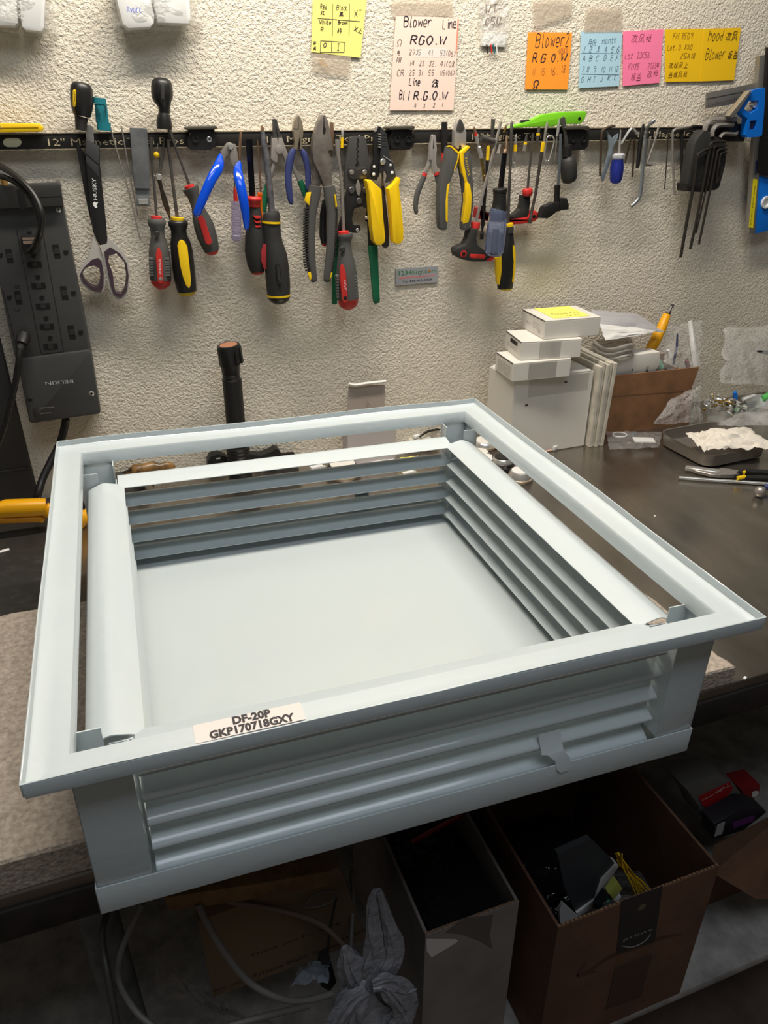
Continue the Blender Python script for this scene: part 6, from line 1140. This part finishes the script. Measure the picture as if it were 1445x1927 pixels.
for p, q in zip(S1, S1[1:]): line(bm, (p.x, p.y), (q.x, q.y), .8012, 2)
mk('smile_mark', bm, mat('print_tapegrey', (150, 148, 146)), t, 0)
bm = new(); disc_px(bm, 1208, 1708, 9, .8010, .0004, 16); mk('tape_dot', bm, mat('dot_olive', (92, 86, 70), .6), t)
bm = new(); S1 = smooth_path([Vector((x, y, w_)) for x, y, w_ in ((1086, 1836, 7), (1110, 1826, 6), (1150, 1800, 9), (1200, 1782, 10), (1250, 1764, 9), (1284, 1758, 2))], 4)
for p, q in zip(S1, S1[1:]): line(bm, (p.x, p.y), (q.x, q.y), .8005, (p.z+q.z)*.35)
line(bm, (1086, 1836), (1102, 1812), .8005, 4); line(bm, (1086, 1838), (1122, 1828), .8005, 4); mk('printed_arrow', bm, mat('print_darkbrown', (78, 52, 38), .8), t, 0)
# things in it
def up_panel(name, label, q, y, th, m, cat, **k): bm = new(); plate(bm, q, -y, th, .001); return mk(name, bm, m, None, 30, label=label, cat=cat, **k)
fQ = frame(960, 1480, 4.25)
t = thing('white_device', 'folded white panel device with a slate face lying in the brown shipping box', 'device', aty(1130, 1700, -.74))
bm = new(); plate(bm, fQ([(870, 640), (845, 630), (735, 745), (680, 905), (530, 1015), (545, 1045), (715, 945), (775, 790)]), .745, .014, .001); mk('white_edge', bm, mat('device_white', (200, 198, 194), .4), t)
bm = new(); plate(bm, fQ([(380, 540), (640, 420), (850, 630), (735, 745), (680, 905), (530, 1015), (430, 800)]), .742, .008); mk('slate_face', bm, mat('device_slate', (58, 60, 64), .45), t)
bm = new(); plate(bm, fQ([(395, 980), (420, 930), (545, 1045), (520, 1060), (400, 1095)]), .752, .004); mk('white_leaf', bm, mat('device_white', (200, 198, 194)), t)
YW = mat('yellow_wire', (206, 164, 24), .5)
for j in range(9):
    x0 = 840+random.uniform(-6, 40); pts = [(x0+random.uniform(-8, 40), 530+random.uniform(0, 60)), (x0+50+random.uniform(-20, 20), 640), (940+j*12+random.uniform(-12, 12), 740), (990+j*16, 830+random.uniform(-8, 8)), (1010+j*17, 890-j*7)]
    bm = new(); tube(bm, [W(x, y, .77-.002*j) for x, y in fQ(pts)], .0011, 6, 3); mk('yellow_wire', bm, YW, None, 60, label='thin yellow wire in the bundle inside the brown shipping box', cat='wire', group='bundle of yellow wires')
for q, m, lab in ((fQ([(860, 760), (900, 820), (830, 910), (790, 860)]), mat('connector_yellow', (176, 178, 84), .5), 'pale yellow connector block beside the yellow wires'), (fQ([(850, 850), (890, 880), (860, 930), (830, 915)]), WHITEP, 'white connector edge under the pale yellow block'), (fQ([(770, 860), (840, 940), (790, 990), (700, 960)]), mat('board_black', (30, 32, 34), .4), 'black circuit housing with a green dot in the shipping box')):
    up_panel('connector_block', lab, q, -.765, .010, m, 'connector')
bm = new(); disc_px(bm, *fQ([(785, 922)])[0], 4, .766, .001, 12); mk('green_dot', bm, mat('dot_green', (40, 140, 90), .4), None, 40, label='small green round sticker on the black circuit housing', cat='sticker')
film3('black_film', [Vector((X0+.02, -.53, SH+.10)), Vector((X0+LB-.05, -.53, SH+.12)), Vector((X0+LB-.07, -.71, SH+.13)), Vector((X0+.02, -.71, SH+.11))], .02, .012, mat('dark_film', (26, 27, 30), .12, spec=.8, bump=(40, .6, .01)), 'glossy dark film bag in the brown shipping box', 'bag', seed=4.6, n=20)
film3('clear_bag', [W(1150, 1640, .66), W(1205, 1640, .68), W(1232, 1688, .78), W(1130, 1712, .785)], .002, .003, POLYD, 'clear bag around the yellow wires in the shipping box', 'bag', seed=5.6, n=14)
# white coated carton
ya = -.752; fr = aty(972, 1881, ya); a = aty(800, 1772, ya); b = aty(986, 1682, ya)
PW = Vector((a.x, ya, fr.z)); H = (a.z+b.z)/2-fr.z; PW.z = SH; H = (a.z+b.z)/2-SH
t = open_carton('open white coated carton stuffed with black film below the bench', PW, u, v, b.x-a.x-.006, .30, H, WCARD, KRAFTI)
PL('peeling_tape', t, [(838, 1755), (872, 1728), (928, 1722), (922, 1760), (926, 1785), (905, 1772), (868, 1758)], .7526, .0006, mat('tape_dull', (92, 86, 82), .3))
PL('tear', t, [(802, 1768), (858, 1768), (862, 1772), (812, 1802), (803, 1790)], .7524, .0004, mat('card_torn', (196, 190, 186), .8))
LWB = b.x-a.x-.006
film3('black_film', [Vector((a.x+.008, -.47, SH+H-.09)), Vector((a.x+LWB-.008, -.47, SH+H-.09)), Vector((a.x+LWB-.012, -.742, SH+H-.022)), Vector((a.x+.012, -.742, SH+H-.022))], .02, .010, mat('dark_film', (26, 27, 30)), 'glossy black film filling the white coated carton', 'bag', seed=7.4, n=22)
LF('red_strip', None, [(775, 1585, 7), (830, 1555, 8), (868, 1534, 6)], mat('deep_red', (120, 30, 30), .5), .60, .4, 8, label='dark red strip lying over the black film', cat='strip')
# mailing box, cables, clear bag, white bag
t = thing('mailing_box', 'brown printed mailing box lying tilted behind the cables', 'box', aty(520, 1840, -.66))
bm = new(); plate(bm, [(372, 1735), (640, 1632), (690, 1768), (402, 1878)], .69, .10, .002); mk('body', bm, mat('mail_brown', (112, 92, 70), .8), t)
letter_along(t, 'Thank you for using', (470, 1802), (640, 1738), .6905, 8, INK); letter_along(t, 'for using Priority Mail\u00ae Service', (404, 1868), (640, 1778), .6905, 11, INK); letter_along(t, 'FLAT RATE', (640, 1772), (690, 1752), .6905, 9, INK)
t2 = bm = new(); plate(bm, [(308, 1690), (480, 1664), (620, 1640), (620, 1668), (470, 1694), (326, 1716), (316, 1712)], .745, .05, .002); mk('wood_plank', bm, mat('plank_wood', (120, 92, 58), .7, vary=(30, (96, 72, 46), .4, .6)), None, 30, label='short wooden plank under the near side of the bench', cat='plank')
CG = mat('cable_grey', (100, 96, 92), .5); CK = mat('cable_dark', (54, 50, 48), .5)
for q, r, m, lab in (([(268, 1700, .75), (229, 1788, .76), (224, 1846, .77), (256, 1903, .80), (300, 1940, .82)], .0045, CG, 'grey cable arching down at the left below the bench'), ([(372, 1700, .745), (408, 1770, .755), (461, 1841, .77), (514, 1874, .785), (566, 1884, .79), (624, 1870, .785)], .0055, CG, 'thick grey cable sweeping in a U towards the white bag'), ([(430, 1696, .69), (536, 1715, .70), (603, 1739, .71), (648, 1780, .73)], .0048, mat('cable_brown', (110, 92, 82), .5), 'brownish cable running right to the white bag neck'), ([(430, 1930, .82), (500, 1912, .82), (580, 1893, .80)], .0050, CG, 'grey cable end lying at the very bottom'), ([(662, 1640, .66), (664, 1700, .68), (660, 1785, .72)], .0044, CG, 'upright grey cable behind the white bag'), ([(204, 1712, .74), (192, 1760, .76), (202, 1830, .79), (222, 1940, .82)], .0050, CK, 'dark cable hanging beside the bench leg'), ([(632, 1690, .70), (618, 1770, .72), (616, 1850, .75)], .0024, BLACK, 'thin black cord hanging in front of the mailing box')):
    bm = new(); tube(bm, [W(x, y, d) for x, y, d in q], r*.68, 10, 6); mk('cable', bm, m, None, 60, label=lab, cat='cable')
bm = new(); lp = [(575, 1705), (590, 1685), (625, 1675), (630, 1690), (610, 1703), (580, 1708)]; tube(bm, [W(x, y, .70) for x, y in lp+lp[:1]], .0012, 6, 3); mk('wire_loop', bm, CG, None, 60, label='thin grey wire loop over the mailing box', cat='wire')
PL('black_adapter', thing('cord_adapter', 'black plastic cord adapter in front of the mailing box', 'adapter', W(612, 1860, .75)), [(608, 1820), (624, 1812), (634, 1850), (620, 1868), (604, 1858)], .75, .02, BLACK, .003)
film3('clear_bag', [W(290, 1775, .722), W(400, 1884, .722), W(610, 1960, .722), W(290, 1960, .722)], .008, .010, mat('dim_film', (110, 102, 98), .12, alpha=.3, bump=(45, 1, .015), spec=1.0), 'large crinkled clear bag on the lower shelf at the left', 'bag', seed=9.3, n=24, freq=6)
film3('blue_grey_bag', [W(570, 1825, .73), W(625, 1800, .73), W(620, 1850, .78), W(545, 1860, .78)], .006, .006, mat('film_bluegrey', (150, 160, 172), .25, alpha=.6), 'small blue grey plastic scrap under the mailing box text', 'bag', seed=2.3, n=12)
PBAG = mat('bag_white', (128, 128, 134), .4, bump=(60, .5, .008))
t = thing('plastic_bag', 'knotted white plastic shopping bag on the lower shelf', 'bag', W(690, 1930, .80))
def folds(bm, path, d, k=5, n=44, waves=9, amp=.20, flat=.6, seed=0.0):
    R = smooth_path([Vector(p) for p in path], k); rr = []; P = [W(p.x, p.y, d) for p in R]
    for i, p in enumerate(P):
        t_ = (P[min(i+1, len(P)-1)]-P[max(i-1, 0)]).normalized(); s_ = t_.cross(Vector((0, -1, 0))).normalized(); q_ = s_.cross(t_).normalized(); r_ = R[i].z/ppm(p); row = []
        for j in range(n):
            an = 2*math.pi*j/n; ph = 1.6*noise.noise(Vector((math.cos(an)*1.5+seed, math.sin(an)*1.5, i*.09)))
            f = 1 + amp*(1-2*abs(math.sin(waves*.5*an+ph*2))) + .12*noise.noise(Vector((math.cos(an)*3, math.sin(an)*3+seed, i*.25)))
            row.append(p + s_*r_*f*math.cos(an) + q_*r_*f*flat*math.sin(an))
        rr.append(row)
    sweep(bm, rr)
for nm, path, d, kw in (('bag_body', [(690, 1836, 18), (684, 1852, 34), (678, 1876, 50), (682, 1905, 62), (694, 1935, 72), (706, 1975, 72)], .785, dict(waves=11, amp=.16, seed=1.0)), ('bag_shoulder', [(648, 1782, 6), (658, 1808, 22), (674, 1834, 30), (690, 1852, 26)], .78, dict(waves=7, seed=2.0)),
    ('handle', [(690, 1856, 20), (704, 1820, 28), (708, 1780, 22), (704, 1740, 14), (702, 1700, 11), (710, 1674, 9)], .785, dict(waves=6, seed=3.0, flat=.45)), ('handle', [(694, 1858, 18), (724, 1826, 26), (742, 1796, 21), (738, 1760, 15), (726, 1720, 9), (716, 1680, 6)], .79, dict(waves=6, seed=4.0, flat=.45)),
    ('knot', [(700, 1856, 12), (724, 1850, 20), (748, 1866, 25), (760, 1892, 24), (750, 1918, 26), (728, 1940, 24)], .805, dict(waves=8, amp=.24, seed=5.0)), ('knot_tail', [(742, 1862, 7), (764, 1868, 4), (784, 1861, 1.5)], .81, dict(waves=5, seed=6.0)), ('bag_fold', [(690, 1862, 10), (664, 1880, 16), (642, 1908, 20), (622, 1950, 22)], .80, dict(waves=7, amp=.26, seed=7.0))):
    bm = new(); folds(bm, path, d, **kw); mk(nm, bm, PBAG, t, 60)
# right: flap of another box, screw tub, red and black packs
t = thing('storage_box', 'brown cardboard box with a wide flap folded out at the lower right', 'box', aty(1400, 1640, -.72))
bm = new(); F = [bm.verts.new(W(x, y, d)) for x, y, d in ((1346, 1592, .703), (1500, 1512, .703), (1510, 1690, .775), (1422, 1692, .775), (1340, 1642, .745))]
f = bm.faces.new(F); g = bmesh.ops.extrude_face_region(bm, geom=[f], use_keep_orig=True); bmesh.ops.translate(bm, verts=[x for x in g['geom'] if isinstance(x, bmesh.types.BMVert)], vec=(0, .003, -.002)); recalc(bm); mk('flap', bm, KRAFT, t, 0)
pa = aty(1342, 1640, -.70)
bm = new(); box(bm, (pa.x+.18, -.697, (SH+pa.z)/2-.004), (.36, .004, pa.z-SH-.012)); mk('front_panel', bm, KRAFT, t, 0)
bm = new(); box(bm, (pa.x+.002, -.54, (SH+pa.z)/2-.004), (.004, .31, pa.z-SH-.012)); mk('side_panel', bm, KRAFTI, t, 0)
fT = frame(980, 1120, 3.1075)
t = thing('screw_tub', 'clear plastic tub of screws with a red label below the bench at the right', 'tub', aty(1340, 1560, -.62))
bm = new(); plate(bm, fT([(960, 1130), (1140, 1060), (1240, 1090), (1305, 1180), (1290, 1240), (1120, 1330), (1060, 1310), (1040, 1240)]), .62, .05, .006); mk('tub', bm, mat('tub_plastic', (118, 116, 114), .3, alpha=.8), t)
bm = new(); plate(bm, fT([(1040, 1180), (1225, 1092), (1240, 1135), (1180, 1210), (1095, 1245), (1062, 1230)]), .6215, .001); mk('label', bm, mat('label_red', (176, 30, 34), .5), t)
letter_along(t, 'Teks', fT([(1222, 1098)])[0], fT([(1136, 1152)])[0], .6222, 9, WHT); letter_along(t, 'LATH SCREWS', fT([(1128, 1162)])[0], fT([(1060, 1196)])[0], .6222, 3.4, WHT)
t = thing('red_pack', 'small red pack with a white heart shaped print beside the screw tub', 'pack', aty(1410, 1520, -.60))
bm = new(); plate(bm, fT([(1290, 1140), (1400, 1110), (1395, 1170), (1360, 1195), (1310, 1205)]), .60, .04, .002); mk('body', bm, mat('pack_red', (140, 26, 30), .5), t); bm = new(); plate(bm, fT([(1352, 1158), (1370, 1146), (1392, 1148), (1390, 1165), (1370, 1184), (1352, 1180)]), .6008, .0006); mk('print', bm, WHT, t, 0)
bm = new(); plate(bm, fT([(1305, 1232), (1382, 1210), (1370, 1252), (1308, 1272)]), .6008, .0006); mk('price_label', bm, mat('label_dullwhite', (170, 166, 164), .6), t, 0)
t = thing('black_pack', 'black and purple pack with a barcode label under the screw tub', 'pack', aty(1380, 1570, -.64))
bm = new(); plate(bm, fT([(1130, 1340), (1310, 1240), (1380, 1240), (1440, 1270), (1300, 1380), (1130, 1430)]), .655, .03, .003); mk('body', bm, mat('pack_black', (34, 30, 38), .45), t); bm = new(); plate(bm, fT([(1240, 1330), (1370, 1290), (1360, 1320), (1240, 1365)]), .6558, .0006); mk('purple_band', bm, mat('pack_purple', (104, 44, 112), .5), t, 0)
letter_along(t, 'SHELF', fT([(1250, 1330)])[0], fT([(1345, 1298)])[0], .6566, 5, mat('print_dimgrey', (84, 78, 90), .6)); bm = new(); plate(bm, fT([(1150, 1345), (1195, 1325), (1178, 1395), (1130, 1415)]), .6558, .0006); mk('barcode_label', bm, mat('label_dullwhite', (170, 166, 164)), t, 0)
